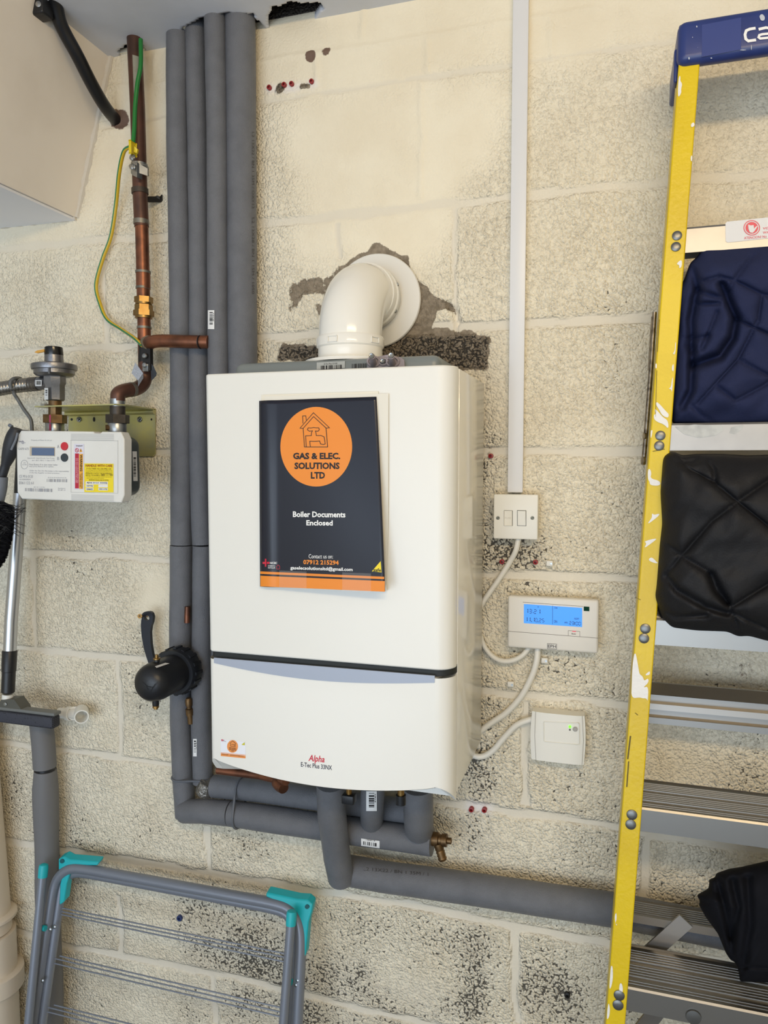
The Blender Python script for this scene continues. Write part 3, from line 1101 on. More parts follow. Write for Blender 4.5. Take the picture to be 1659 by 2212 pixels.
write(mb, 'Boiler Documents', (633, 1104.5, 746.5, 1117), C3, 0.008, 0.030)
write(mb, 'Enclosed', (662, 1123.5, 719, 1135), C3, 0.008, 0.030)
mb.build('title_lettering', M_wprint, wallet, normals=False)
mb = MB()
write(mb, 'Contact us on:', (667, 1197, 719.5, 1206), C3, 0.01)
write(mb, 'gaselecsolutionsltd@gmail.com', (627.5, 1222, 762, 1232), C3, 0.03, 0.026)
mb.build('contact_lettering', M_wprint, wallet, normals=False)
mb = MB()
write(mb, 'NICEIC', (583.5, 1213.7, 599, 1218.2), C3, 0.01, 0.02)
write(mb, 'DOMESTIC', (579.5, 1221, 595, 1223.6), C3, 0.01, 0.01)
write(mb, 'INSTALLER', (579.5, 1225, 595, 1227.8), C3, 0.01, 0.01)
mb.build('installer_lettering', M_wprint, wallet, normals=False)
mb = MB()
write(mb, '07912 215294', (655.5, 1209, 732, 1219), C3, 0.02, 0.032)
mb.build('orange_lettering', M_orange, wallet, normals=False)
mb = MB()
quad(mb, (572.5, 1207, 575.8, 1224), C3)
quad(mb, (567.5, 1213.6, 582.3, 1218), C3)
line(mb, [(598, 1229), (598, 1223), (601.3, 1220), (604.6, 1223), (604.6, 1229), (598, 1229)], 0.8, C3)
mb.build('red_mark', M_redp, wallet, normals=False)
mb = MB()
mb.face([C3(803.5, 1234), C3(822.5, 1212), C3(824.5, 1236.5)])
mb.build('safety_mark', M_yellowp, wallet, normals=False)
mb = MB()
write(mb, 'safe', (807, 1227, 823.5, 1234.5), C6, 0.04, 0.02)
mb.build('safety_lettering', M_ink, wallet, normals=False)
M_tape = bpy.data.materials.new('clear_tape')
M_tape.use_nodes = True
bsd = M_tape.node_tree.nodes['Principled BSDF']
bsd.inputs['Base Color'].default_value = (0.9, 0.9, 0.9, 1)
bsd.inputs['Roughness'].default_value = 0.12
bsd.inputs['Alpha'].default_value = 0.10
C8 = cover(0.0014)
for bx in ((604, 1232, 663, 1270), (740, 1236, 802, 1277)):
    mb = MB()
    quad(mb, bx, C8, 0.04, 4)
    mb.build('tape', M_tape, wallet, normals=False)

# ------------------------------------------------------------------ insulated pipework
M_foamp = M_foam


def foam(parent, pts, r, name='foam_sleeve', wob=0.02, ends=True):
    P = dense(pts, 0.008)
    rs = [r * (1 + wob * math.sin(i * 0.31 + r * 900) * 0.6 + wob * (random.random() - 0.5) * 0.25) for i in range(len(P))]
    if ends:
        P = [P[0]] + P + [P[-1]]
        P[0] = P[1] + (P[1] - P[2]).normalized() * 0.0005
        P[-1] = P[-2] + (P[-2] - P[-3]).normalized() * 0.0005
        rs = [rs[0] * 0.86] + rs + [rs[-1] * 0.86]
    m = MB().tube(P, rs, 24)
    return m.build(name, M_foam, parent, 55)


def barcode(parent, box, surf, surf2, n=30, rot=0, seed=3, sl=0.0):
    mb = MB()
    quad(mb, box, surf, sl, 4)
    lab = mb.build('barcode_label', M_label, parent, normals=False)
    u0, v0, u1, v1 = box
    w, h = u1 - u0, v1 - v0
    mb = MB()
    if rot:
        bars(mb, (u0 + w * 0.25, v0 + h * 0.10, u0 + w * 0.75, v0 + h * 0.85), surf2, n, sl, 1, seed)
        bars(mb, (u0 + w * 0.80, v0 + h * 0.15, u0 + w * 0.9, v0 + h * 0.6), surf2, n, sl, 1, seed + 1)
    else:
        bars(mb, (u0 + w * 0.12, v0 + h * 0.40, u0 + w * 0.88, v0 + h * 0.86), surf2, n, sl, 0, seed)
        bars(mb, (u0 + w * 0.25, v0 + h * 0.12, u0 + w * 0.75, v0 + h * 0.24), surf2, n, sl, 0, seed + 1)
    mb.build('barcode', M_ink, lab, normals=False)


def UPC(p):
    return Vector((p.x, p.y, CEIL + 0.09))


# first pipe: down the wall, past the filter, mitred, along under the boiler to a drain cock
Y1 = -0.030
p1 = thing('insulated_pipe', 'grey foam-lagged pipe beside the copper riser, turning along under the boiler to a drain cock', 'pipe', W(400, 1770, Y1), 'lagged pipes beside the boiler')
foam(p1, [UPC(W(384, 55, Y1)), W(384, 55, Y1), W(384, 300, Y1), W(388, 480, Y1), W(391, 700, Y1), W(393, 1000, Y1), W(392, 1176, Y1)], 0.0225)
foam(p1, [W(392, 1178, Y1), W(391, 1300, Y1), W(390, 1403, Y1)], 0.0232)
foam(p1, [W(391, 1480, Y1), W(390, 1560, Y1), W(396, 1690, Y1), W(401, 1762, Y1)], 0.0220)
YH = -0.058
foam(p1, [W(400, 1752, YH + 0.02), W(440, 1752, YH), W(498, 1757, YH)], 0.0245)
hs = foam(p1, [W(500, 1757, YH), W(700, 1786, YH), W(934, 1818, YH)], 0.0255)
MB().tube(dense([W(391, 1395, Y1), W(392, 1490, Y1)], 0.02), 0.011, 16).build('bare_copper', M_copper, p1)
MB().tube([W(405, 1310, Y1 - 0.012), W(404, 1345, Y1 - 0.012)], 0.006, 10).build('exposed_copper', M_copper, p1)
vb = MB()
a = W(407, 1508, Y1 - 0.022)
vb.lathe([(0.005, 0), (0.007, 0.004), (0.007, 0.016), (0.005, 0.017), (0.005, 0.022), (0.008, 0.023), (0.008, 0.036), (0.006, 0.037), (0.006, 0.055)], a, (0.02, 0.1, -1), 12)
vb.build('valve', M_brassd, p1)
MB().lathe([(0.012, 0), (0.014, 0.002), (0.014, 0.012), (0.011, 0.013)], W(398, 1413, Y1 - 0.008), (0, 0, 1), 6).build('valve', M_brass, p1, 20)
dc = MB()
d0 = W(936, 1812, YH)
ax = (W(1000, 1820, YH) - d0).normalized()
dc.lathe([(0.013, -0.004), (0.013, 0.010), (0.010, 0.011), (0.010, 0.016), (0.012, 0.017), (0.012, 0.026), (0.006, 0.027), (0.006, 0.034), (0.003, 0.035)], d0, ax, 10)
e0 = d0 + ax * 0.010 + Vector((0, -0.004, -0.006))
dc.lathe([(0.0085, 0), (0.0085, 0.010), (0.0075, 0.012), (0.0085, 0.015), (0.0075, 0.018), (0.0085, 0.021), (0.0075, 0.024), (0.0085, 0.027), (0.0065, 0.031)], e0, (0.35, -0.1, -1), 14)
dc.build('drain_cock', M_brassd, p1)
fl = MB()


def cylsurf(c, axis, r, d):
    """the near side of a cylinder through c along axis"""
    ax_ = np.array(Vector(axis).normalized())
    c_ = np.array(c)

    def f(u, v):
        dd = ray(u, v)
        o = CC - c_
        a = dd - ax_ * np.dot(dd, ax_)
        b = o - ax_ * np.dot(o, ax_)
        A, B, C_ = np.dot(a, a), 2 * np.dot(a, b), np.dot(b, b) - (r + d) ** 2
        D = B * B - 4 * A * C_
        t = (-B - math.sqrt(max(D, 0))) / (2 * A)
        return Vector(CC + dd * t)
    return f


axh = W(934, 1818, YH) - W(700, 1786, YH)
barcode(p1, (780, 1811, 820, 1827), cylsurf(W(700, 1786, YH), axh, 0.0258, 0.0008), cylsurf(W(700, 1786, YH), axh, 0.0258, 0.0014), 30, 0, 5, 0.14)

# second pipe: tucked behind, turning along above the first
Y2 = -0.030
p2 = thing('insulated_pipe', 'grey foam-lagged pipe squeezed second from the copper riser, turning above the drain-cock pipe', 'pipe', W(440, 1700, Y2), 'lagged pipes beside the boiler')
foam(p2, [UPC(W(423, 40, Y2)), W(423, 40, Y2), W(425, 180, Y2), W(428, 340, Y2), W(431, 600, Y2), W(430, 800, Y2), W(431, 1000, Y2), W(437, 1176, Y2)], 0.0205)
foam(p2, [W(438, 1179, Y2), W(436, 1400, Y2), W(434, 1560, Y2), W(438, 1690, Y2)], 0.0205)
YH2 = -0.040
h2 = foam(p2, [W(462, 1698, YH2), W(560, 1708, YH2), W(700, 1727, YH2), W(880, 1752, YH2)], 0.0225)
MB().lathe([(0.016, 0), (0.020, 0.003), (0.020, 0.012), (0.014, 0.03)], W(443, 1712, YH2), (0.3, -0.2, 0.9), 12).build('elbow_foil', mat('crumpled_foil', (150, 146, 140), 0.3, metal=0.8, bump=(200, 0.004, 1.0)), p2)
cs = cylsurf(W(436, 1400, Y2), W(434, 1560, Y2) - W(436, 1400, Y2), 0.0212, 0.0008)
cs2 = cylsurf(W(436, 1400, Y2), W(434, 1560, Y2) - W(436, 1400, Y2), 0.0212, 0.0014)
barcode(p2, (417, 1596, 425, 1634), cs, cs2, 26, 1, 9)

# third pipe, in front, with the gas branch entering it; and the stout fourth one
Y3 = -0.056
p3 = thing('insulated_pipe', 'grey foam-lagged pipe that the copper gas branch runs into, carrying a barcode', 'pipe', W(472, 1100, Y3), 'lagged pipes beside the boiler')
foam(p3, [UPC(W(464, 36, Y3)), W(464, 36, Y3), W(468, 200, Y3), W(470, 330, Y3), W(471, 700, Y3), W(474, 1000, Y3), W(480, 1620, Y3)], 0.0205)
cs = cylsurf(W(470, 330, Y3), W(471, 700, Y3) - W(470, 330, Y3), 0.0212, 0.0008)
cs2 = cylsurf(W(470, 330, Y3), W(471, 700, Y3) - W(470, 330, Y3), 0.0212, 0.0014)
barcode(p3, (449, 670, 463, 711), cs, cs2, 30, 1, 13)
cu = MB()
cu.tube(fillet([W(470, 1664, -0.085), W(560, 1675, -0.090), W(596, 1684, -0.110), W(618, 1688, -0.140)], 0.01), 0.0075, 14)
cu.lathe([(0.010, 0), (0.0125, 0.004), (0.0125, 0.018), (0.010, 0.03)], W(598, 1687, -0.115), (0.6, -0.5, -0.1), 16)
cu.build('copper_tail', M_copper, p3)
MB().tube([W(603, 1688, -0.122), W(607, 1672, -0.122)], 0.002, 8).build('solder_ring', M_solder, p3)
Y4 = -0.036
p4 = thing('insulated_pipe', 'stout grey foam-lagged pipe nearest the flue, its sleeve thicker than its neighbours', 'pipe', W(523, 1100, Y4), 'lagged pipes beside the boiler')
foam(p4, [UPC(W(518, 24, Y4)), W(518, 24, Y4), W(519, 60, Y4), W(521, 300, Y4), W(523, 700, Y4), W(528, 1100, Y4), W(531, 1330, Y4), W(534, 1500, Y4), W(534, 1500, Y4) + Vector((0.02, -0.004, -0.028)), W(534, 1500, Y4) + Vector((0.075, -0.004, -0.03))], 0.0290, wob=0.012)
c4 = cylsurf(W(521, 300, Y4), W(523, 700, Y4) - W(521, 300, Y4), 0.0296, 0.0004)
mb = MB()
for s, v in (('L2 13X22 / BN 1 35M / OXY13', 285), ('L2 13X28 / BN 1 15M / 1050', 470)):
    mb = MB()
    write(mb, s, (544.5, v, 549.5, v + 165), c4, 0, 0, 0, 90)
    mb.build('lettering', mat('foam_ink', (66, 64, 64), 0.6), p4, normals=False)

# riser from the boiler into the big low pipe that runs off behind the ladder
YR = -0.075
rz = thing('insulated_pipe', 'fat grey lagged pipe dropping from the boiler and running along behind the stepladder', 'pipe', W(745, 1900, -0.05), 'lagged pipes under the boiler')
foam(rz, [W(714, 1690, -0.150), W(717, 1760, -0.130), W(728, 1850, -0.085), W(738, 1895, -0.058)], 0.0262)
bpts = [W(752, 1880, -0.042), W(830, 1894, -0.042), W(1000, 1917, -0.042), W(1200, 1947, -0.042), W(1330, 1966, -0.042)]
e1 = bpts[-1]
bpts += [Vector((0.60, -0.042, e1.z - 0.006)), Vector((1.1, -0.042, e1.z - 0.012)), Vector((XR - 0.01, -0.042, e1.z - 0.02))]
bigs = foam(rz, bpts, 0.0285, wob=0.01)
mb = MB()
cb = cylsurf(bpts[1], bpts[2] - bpts[1], 0.0292, 0.0004)
write(mb, 'L2 13X22 / BN 1 35M / 1', (785, 1873, 925, 1880), cb, 0.085)
mb.build('lettering', mat('foam_ink', (66, 64, 64), 0.6), rz, normals=False)
# stubs
st1 = thing('insulated_pipe', 'short rounded grey lagged stub with a barcode hanging below the boiler', 'pipe', W(803, 1775, -0.1), 'lagged pipes under the boiler')
foam(st1, fillet([W(806, 1690, -0.115), W(803, 1752, -0.112), W(803, 1775, -0.062)], 0.035), 0.0215)
ca = cylsurf(W(806, 1690, -0.115), W(803, 1752, -0.112) - W(806, 1690, -0.115), 0.0222, 0.001)
ca2 = cylsurf(W(806, 1690, -0.115), W(803, 1752, -0.112) - W(806, 1690, -0.115), 0.0222, 0.0016)
barcode(st1, (791, 1709, 814, 1752), ca, ca2, 28, 1, 21)
st2 = thing('insulated_pipe', 'plain grey lagged stub under the boiler, just above the brass drain cock', 'pipe', W(905, 1785, -0.09), 'lagged pipes under the boiler')
foam(st2, fillet([W(903, 1700, -0.125), W(904, 1765, -0.115), W(905, 1790, -0.072)], 0.035), 0.0265)
MB().tube([W(893, 1790, -0.07), W(895, 1802, -0.06)], 0.008, 12).build('bare_copper', M_copper2, st2)
# small valves below the casing (they belong to the boiler)
vv = MB()
q = W(754, 1712, -0.19)
vv.cyl(q + Vector((0, 0, 0.012)), q + Vector((0, 0, -0.002)), 0.005)
vv.build('drain_valve', M_brass, boiler)
vv = MB()
q2 = W(866, 1717, -0.19)
vv.lathe([(0.006, 0), (0.006, 0.01), (0.008, 0.011), (0.008, 0.03)], q2, (0, 0, 1), 10)
vv.build('drain_valve', M_brass, boiler)
vc = MB()
vc.rbox(q + Vector((-0.011, -0.009, -0.018)), q + Vector((0.011, 0.009, -0.002)), 0.002)
vc.build('valve_cap', M_black, boiler)
vc = MB()
vc.cyl(q2 + Vector((0, 0, -0.016)), q2, 0.0085)
vc.build('valve_cap', M_black, boiler)


def tie_loop(pts, r=0.0026):
    return MB().tube([Vector(p) for p in pts], r, 8)


# cable ties
ct = MB()
P = []
c1, c2_ = W(396, 1678, Y1), W(437, 1678, Y2)
for t in np.linspace(0, 2 * math.pi, 60):
    dv = Vector((math.cos(t), math.sin(t), 0))
    P.append(max((c + dv * r for c, r in ((c1, 0.0236), (c2_, 0.0220))), key=lambda p: p.dot(dv)))
ct.tube(P, 0.0022, 8)
tag(ct.build('cable_tie', M_tie), 'grey cable tie round the two upright pipes beside the boiler foot', 'cable tie', 'grey cable ties')
ct = MB()
P = []
ca_, cb_ = W(520, 1704, YH2), W(516, 1759, YH)
for t in np.linspace(0, 2 * math.pi, 60):
    dv = Vector((0, math.cos(t), math.sin(t)))
    P.append(max((c + dv * r for c, r in ((ca_, 0.0238), (cb_, 0.0268))), key=lambda p: p.dot(dv)))
ct.tube(P, 0.0026, 8)
tag(ct.build('cable_tie', M_tie), 'grey cable tie binding the two level pipes under the boiler', 'cable tie', 'grey cable ties')

# ------------------------------------------------------------------ magnetic filter, its key and screw
fc = W(333, 1473, -0.155)
FXc, FZc = fc.x, fc.z
filt = thing('magnetic_filter', 'black cylindrical system filter on the lagged pipe beside the boiler', 'filter', (FXc, -0.06, FZc))
body = MB()
body.lathe([(0.030, 0), (0.0365, 0.001), (0.0372, 0.055), (0.0375, 0.075), (0.0368, 0.088), (0.034, 0.099), (0.028, 0.107), (0.018, 0.112), (0.006, 0.1138), (0.0005, 0.114)], (FXc, -0.070, FZc), (0, -1, 0), 40)
body.build('canister', M_black, filt, 40)
nut = MB()
prof = []
n = 96
for r, h in ((0.036, 0), (0.0455, 0.001), (0.0470, 0.006), (0.0470, 0.026), (0.044, 0.0325), (0.0375, 0.033)):
    prof.append((r, h))
nut.lathe(prof, (FXc, -0.058, FZc), (0, -1, 0), 64)
for k in range(16):
    t = 2 * math.pi * k / 16
    c = Vector((FXc + 0.0468 * math.cos(t), -0.0605, FZc + 0.0468 * math.sin(t)))
    e = Vector((-math.sin(t), 0, math.cos(t)))
    r_ = Vector((math.cos(t), 0, math.sin(t)))
    nut.prism([c - e * 0.004 - r_ * 0.002, c + e * 0.004 - r_ * 0.002, c + e * 0.003 + r_ * 0.0022, c - e * 0.003 + r_ * 0.0022], (0, -0.024, 0))
nut.build('ring_nut', mat('black_nut_plastic', (24, 27, 34), 0.42), filt, 30)
# the back of the housing reaches the pipe
MB().cyl((FXc, -0.058, FZc), (FXc + 0.02, -0.038, FZc), 0.040, 0.030, 32).build('housing', M_black, filt)
bl = MB()
bl.lathe([(0.0055, 0), (0.0055, 0.012), (0.0052, 0.0125)], (FXc, -0.145, FZc + 0.0300), (0, 0, 1), 16)
bl.build('port', M_black, filt)
bl = MB()
bl.lathe([(0.0065, -0.006), (0.0065, 0.006), (0.006, 0.008)], (FXc - 0.001, -0.150, FZc - 0.040), (0, 0, -1), 16)
bl.build('port', M_black, filt)
vl = MB()
vl.lathe([(0.0068, 0), (0.0068, 0.0025), (0.0035, 0.003), (0.0035, 0.009)], (FXc, -0.145, FZc + 0.0415), (0, 0, 1), 16)
vl.build('bleed_valve', M_brass, filt)
vl = MB()
vl.lathe([(0.0062, 0), (0.0062, 0.004), (0.004, 0.0045), (0.004, 0.007)], (FXc - 0.001, -0.150, FZc - 0.048), (0, 0, -1), 8)
vl.build('bleed_valve', M_brass, filt)
K = lambda x, y: (270 + x / 8.505, 1300 + y / 8.508)
mb = MB()
fs_ = on(-0.1855)
for pts in ([(305, 1465), (420, 1560), (520, 1580), (575, 1500)], [(385, 1550), (425, 1615)], [(550, 1510), (455, 1665)]):
    line(mb, [K(*p) for p in pts], 1.0, lambda u, v: W(u, v, -0.1846))
mb.build('moulded_mark', mat('mark_black', (12, 12, 14), 0.6), filt, normals=False)
fcs = cylsurf((FXc, -0.1, FZc), (0, 1, 0), 0.0375, 0.0006)
mb = MB()
mb.face([fcs(*K(550, 1185)), fcs(*K(740, 1120)), fcs(*K(820, 1132)), fcs(*K(580, 1215))])
mb.build('data_label', M_label, filt, normals=False)

key = MB()
ko = [(310, 230), (330, 203), (360, 185), (430, 178), (470, 190), (495, 215), (515, 280), (500, 380), (475, 450), (460, 560), (470, 760), (500, 960), (550, 1090), (545, 1130), (510, 1155), (465, 1158), (430, 1130), (400, 1040), (350, 880), (305, 640), (290, 420)]
hole = [(400, 250), (435, 265), (448, 300), (440, 330), (410, 348), (375, 335), (352, 305), (350, 280), (370, 262)]
yk = -0.040
outer = [W(*K(*p), yk) for p in ko]
inner = [W(*K(*p), yk) for p in hole]
# bridge the eye into the outline
i0 = 3
poly = outer[:i0 + 1] + [inner[0]] + inner[1:][::1] + [inner[0]] + outer[i0:]
poly = outer[:i0 + 1] + [inner[0]] + inner[:0:-1] + [inner[0] + Vector((0.00002, 0, 0))] + [outer[i0] + Vector((0.00002, 0, 0))] + outer[i0 + 1:]
key.prism(poly, (0, 0.008, 0))
tag(key.build('filter_key', mat('navy_black_plastic', (28, 32, 44), 0.45), angle=30), 'black curved filter spanner hanging from a brass screw beside the boiler', 'spanner')
sc = MB()
a, b_ = W(318, 1332, 0.004), W(302, 1331, -0.065)
sc.cyl(a, b_, 0.0022, None, 10)
sc.lathe([(0.0022, -0.004), (0.0048, 0), (0.0045, 0.001)], b_, b_ - a, 16)
so = thing('wall_screw', 'long brass screw in the wall holding the black filter spanner', 'screw', a)
sc.build('shank', M_brass, so)
mb = MB()
n_ = (b_ - a).normalized()
for e in (Vector((0, 0, 1)), n_.cross(Vector((0, 0, 1)))):
    f = n_.cross(e)
    c = b_ + n_ * 0.0013
    mb.face([c - e * 0.0024 - f * 0.0006, c + e * 0.0024 - f * 0.0006, c + e * 0.0024 + f * 0.0006, c - e * 0.0024 + f * 0.0006])
mb.build('cross_slot', M_ink, so, normals=False)

# ------------------------------------------------------------------ copper gas riser
YG = -0.045
gas = thing('copper_gas_pipe', 'weathered copper gas riser dropping from the ceiling to the meter', 'gas pipe', W(313, 740, YG))
MB().tube(dense([UPC(W(290, 78, YG)), W(290, 84, YG), W(297, 230, YG), W(303, 430, YG), W(306, 490, YG)], 0.02), 0.0145, 20).build('upper_pipe', M_copper2, gas, 60)
MB().tube(dense([W(306, 478, YG), W(308, 560, YG), W(311, 690, YG), W(313, 800, YG)], 0.02), 0.0132, 20).build('lower_pipe', M_copper, gas, 60)
paintm = mat('paint_drip', (150, 148, 132), 0.6, vary=(30, (112, 98, 84), 0.9))
pd = MB()
gs = cylsurf(W(290, 78, YG), W(303, 430, YG) - W(290, 78, YG), 0.0146, 0.0005)
quad(pd, (286, 118, 303, 204), gs, 0.3, 8, 0.035)
pd.build('paint_smear', paintm, gas, normals=False)
for u, v, h in ((305, 480, 10), (309, 588, 5), (309, 622, 5), (311.5, 708, 5)):
    p, q = W(u, v - h / 2, YG), W(u, v + h / 2, YG)
    MB().cyl(p, q, 0.0152 if v < 600 else 0.0146, None, 24).build('solder_joint', M_solder, gas)
un = MB()
for v0, v1, r, n in ((642, 654, 0.0185, 6), (654, 658, 0.0165, 24), (659, 671, 0.0178, 6), (671, 683, 0.0205, 6), (683, 688, 0.017, 24)):
    un.cyl(W(310.5, v0, YG), W(310.5, v1, YG), r, None, n, 0.4)
un.build('brass_union', M_brass, gas, 25)
cp = MB()
cp.cyl(W(309, 586, YG), W(309.6, 624, YG), 0.0142, None, 24)
cp.build('coupler', M_copper, gas)
br = MB()
br.tube(fillet([W(314, 744, YG - 0.002), W(322, 740, -0.066), W(345, 736, -0.071), W(400, 738, -0.072), W(452, 739, -0.068)], 0.02), 0.0128, 20)
br.build('branch', M_copper, gas, 60)
MB().tube([W(318, 742, -0.058), W(321.5, 740.5, -0.064)], 0.0145, 20).build('solder_joint', M_solder, gas)
MB().tube([W(432, 739, -0.0722), W(433.5, 739, -0.0722)], 0.0131, 20).build('branch_joint', M_ink, gas)
# S bend down to the meter
YM = -0.120
MB().tube(fillet([W(314, 780, YG), W(313.5, 838, YG - 0.004), W(254.5, 845, YM), W(254.5, 866, YM)], 0.036, 12), 0.0140, 22).build('offset_bend', M_copper2, gas, 60)
a, b_ = W(313.5, 838, YG - 0.004), W(254.5, 845, YM)
MB().cyl(a.lerp(b_, 0.45), a.lerp(b_, 0.56), 0.0146, None, 22).build('solder_joint', M_solder, gas)
# pipe clips
pc = MB()
pc.cyl(W(302, 408, YG), W(302.5, 419, YG), 0.0165, None, 24)
pc.build('pipe_clip', mat('blackened_clip', (78, 70, 62), 0.5, metal=0.5), gas)
pc = MB()
pc.prism([W(318, 424, -0.03), W(346, 424, -0.004), W(349, 420, -0.004), W(349, 432, -0.004), W(346, 436, -0.004), W(318, 436, -0.03)], (0, 0.004, 0))
pc.cyl(W(340, 428, -0.004), W(340, 428, -0.010), 0.005, None, 12)
pc.build('clip_bracket', mat('black_iron', (30, 28, 28), 0.5), gas)
# upper earth clamp
ec = MB()
ec.tube([W(301, 362, YG) + Vector((0.0175 * math.cos(t), 0.0175 * math.sin(t) - 0.001, 0)) for t in np.linspace(0, 2 * math.pi, 30)], 0.002, 8)
ec.cyl(W(301, 354, YG), W(301, 376, YG), 0.0162, None, 24)
ec.prism([W(286, 348, -0.075), W(296, 351, -0.078), W(296, 383, -0.078), W(285, 378, -0.075)], (0.002, 0.014, 0))
ec.prism([W(296, 351, -0.074), W(319, 364, -0.064), W(319, 380, -0.064), W(296, 372, -0.074)], (0, 0.003, 0))
ec.build('earth_clamp', M_steel, gas, 30)
es = MB()
for u, v in ((287, 341), (287, 361)):
    es.lathe([(0.006, 0), (0.006, 0.003), (0.004, 0.0045), (0.001, 0.005)], W(u, v, -0.079), (0, -1, 0.1), 14)
    es.prism([W(u - 1, v - 5, -0.0845), W(u + 1, v - 5, -0.0845), W(u + 1, v + 5, -0.0845), W(u - 1, v + 5, -0.0845)], (0, 0.001, 0))
es.build('clamp_screw', M_steel, gas)
# lower earth clamp with its safety tag
el = MB()
el.prism([W(306, 746, -0.068), W(324, 746, -0.068), W(325, 800, -0.068), W(309, 802, -0.068)], (0, 0.010, 0))
el.cyl(W(314, 744, YG), W(314, 806, YG), 0.0142, None, 24)
lowc = el.build('earth_clamp', mat('black_clamp_steel', (40, 38, 38), 0.42, metal=0.4), gas, 30)
e2 = MB()
e2.prism([W(308, 786, -0.071), W(320, 786, -0.071), W(320, 802, -0.071), W(308, 802, -0.071)], (0, 0.003, 0))
for v in (769, 789):
    e2.lathe([(0.0052, 0), (0.0052, 0.0025), (0.004, 0.004), (0.001, 0.0044)], W(313.5, v, -0.071), (0, -1, 0.1), 16)
e2.build('clamp_screw', M_steel, lowc)
tg = MB()
tg.prism([W(292, 783, -0.085), W(284, 806, -0.096), W(298, 822, -0.100), W(309, 806, -0.086)], (0, 0.0006, 0))
tg.prism([W(309, 806, -0.086), W(298, 822, -0.100), W(298, 835, -0.098), W(309, 817, -0.086)], (0, 0.0006, 0))
tago = tg.build('safety_tag', mat('silvery_tag', (196, 206, 222), 0.3, metal=0.3, vary=(500, (150, 158, 172), 0.7)), gas, 20)
MB().prism([W(325, 784, -0.064), W(331, 790, -0.066), W(338, 806, -0.060), (W(337, 812, -0.058)), W(327, 822, -0.058), W(326, 805, -0.064)], (0, 0.0008, 0)).build('tag_tail', M_black, gas)

# earth bonding cables
M_green = mat('green_pvc', (34, 122, 52), 0.4)
M_yel = mat('yellow_pvc', (214, 178, 40), 0.4)


def earth(name, label, pts, r, ms):
    t = thing(name, label, 'cable', pts[-1], 'earth cables on the gas riser')
    P = smooth(pts, 10)
    MB().tube(P, r, 12).build('sheath', ms[0], t, 60)
    if len(ms) > 1:
        Q = [p + Vector((-0.0011, -r * 0.62, 0.0)) for p in P]
        MB().tube(Q, r * 0.55, 8).build('stripe', ms[1], t, 60)
    return t


e1c = earth('earth_cable', 'green earth cable running down the copper gas riser from the ceiling',
            [W(304, 85, -0.060), W(304, 140, -0.066), W(297, 180, -0.068), W(292, 230, -0.068), W(290, 280, -0.070), W(287, 312, -0.074)], 0.0042, [M_green])
MB().rbox(W(282, 330, -0.088), W(292, 312, -0.070), 0.002).build('crimp_lug', mat('yellow_crimp', (226, 200, 30), 0.35), e1c)
MB().prism([W(290, 316, -0.084), W(297, 322, -0.080), W(295, 331, -0.080), W(289, 328, -0.084)], (0, 0.004, 0)).build('crimp_lug', mat('yellow_crimp', (226, 200, 30), 0.35), e1c)
earth('earth_cable', 'green and yellow earth cable looping out from the riser to the lower clamp',
      [W(283, 316, -0.074), W(268, 328, -0.064), W(258, 372, -0.045), W(251, 440, -0.020), W(240, 510, -0.012), (W(222, 560, -0.012)), W(208, 615, -0.012), W(216, 655, -0.012),
       W(232, 690, -0.016), W(262, 711, -0.030), W(290, 730, -0.055), W(307, 746, -0.070)], 0.0038, [M_yel, mat('green_stripe', (44, 128, 84), 0.4)])

# ------------------------------------------------------------------ gas meter, bracket, regulator
brk = thing('meter_bracket', 'yellow passivated steel wall bracket behind the gas meter', 'bracket', W(240, 985, 0))
M_pass = mat('passivated_zinc', (206, 198, 128), 0.36, metal=0.6, vary=(14, (176, 176, 146), 0.9))
k = MB()
k.prism([W(148, 884, -0.006), W(330, 884, -0.006), W(335, 890, -0.006), W(335, 980, -0.006), W(330, 986, -0.006), W(148, 986, -0.006)], (0, 0.003, 0))
k.build('back_plate', M_pass, brk, 20)
zsh = W(250, 877, YM).z
xs0, xs1 = W(92, 877, YM).x, W(333, 884, -0.01).x
k = MB()
k.prism([(xs0, YM - 0.022, zsh), (W(262, 877, YM).x, YM - 0.022, zsh), (W(268, 877, YM).x + 0.004, YM, zsh), (xs1, -0.012, zsh), (xs1, -0.004, zsh), (W(148, 884, 0).x, -0.004, zsh), (W(150, 884, 0).x, -0.05, zsh), (xs0, YM + 0.022, zsh)], (0, 0, 0.0025))
k.build('shelf', M_pass, brk, 20)
MB().cyl((W(148, 884, 0).x, -0.009, zsh - 0.004), (xs1, -0.009, zsh - 0.004), 0.0055, None, 12).build('fold', M_pass, brk)
for u, v in ((171, 906), (302, 906)):
    s1 = MB().lathe([(0.0062, 0), (0.0058, 0.002), (0.002, 0.0034)], W(u, v, -0.006), (0, -1, 0), 16).build('bracket_screw', M_steel, brk)
    m2 = MB()
    ss = on(-0.0098)
    line(m2, [(u - 3, v - 2), (u + 3, v + 2)], 1.5, ss)
    line(m2, [(u - 2, v + 3), (u + 2, v - 3)], 1.5, ss)
    m2.build('cross_slot', M_ink, s1, normals=False)
m2 = MB()
ss = on(-0.0066)
disc(m2, 154.5, 906, 2.3, 2.8, ss, 16)
disc(m2, 203, 906, 2.4, 5.2, ss, 16)
disc(m2, 327, 906, 1.8, 2.4, ss, 16)
m2.build('fixing_hole', M_ink, brk, normals=False)
k = MB().lathe([(0.009, 0), (0.009, 0.004), (0.005, 0.006)], (W(91, 875, YM).x + 0.008, YM, zsh + 0.0025), (0, 0, 1), 6)
k.build('shelf_bolt', M_steel, brk)

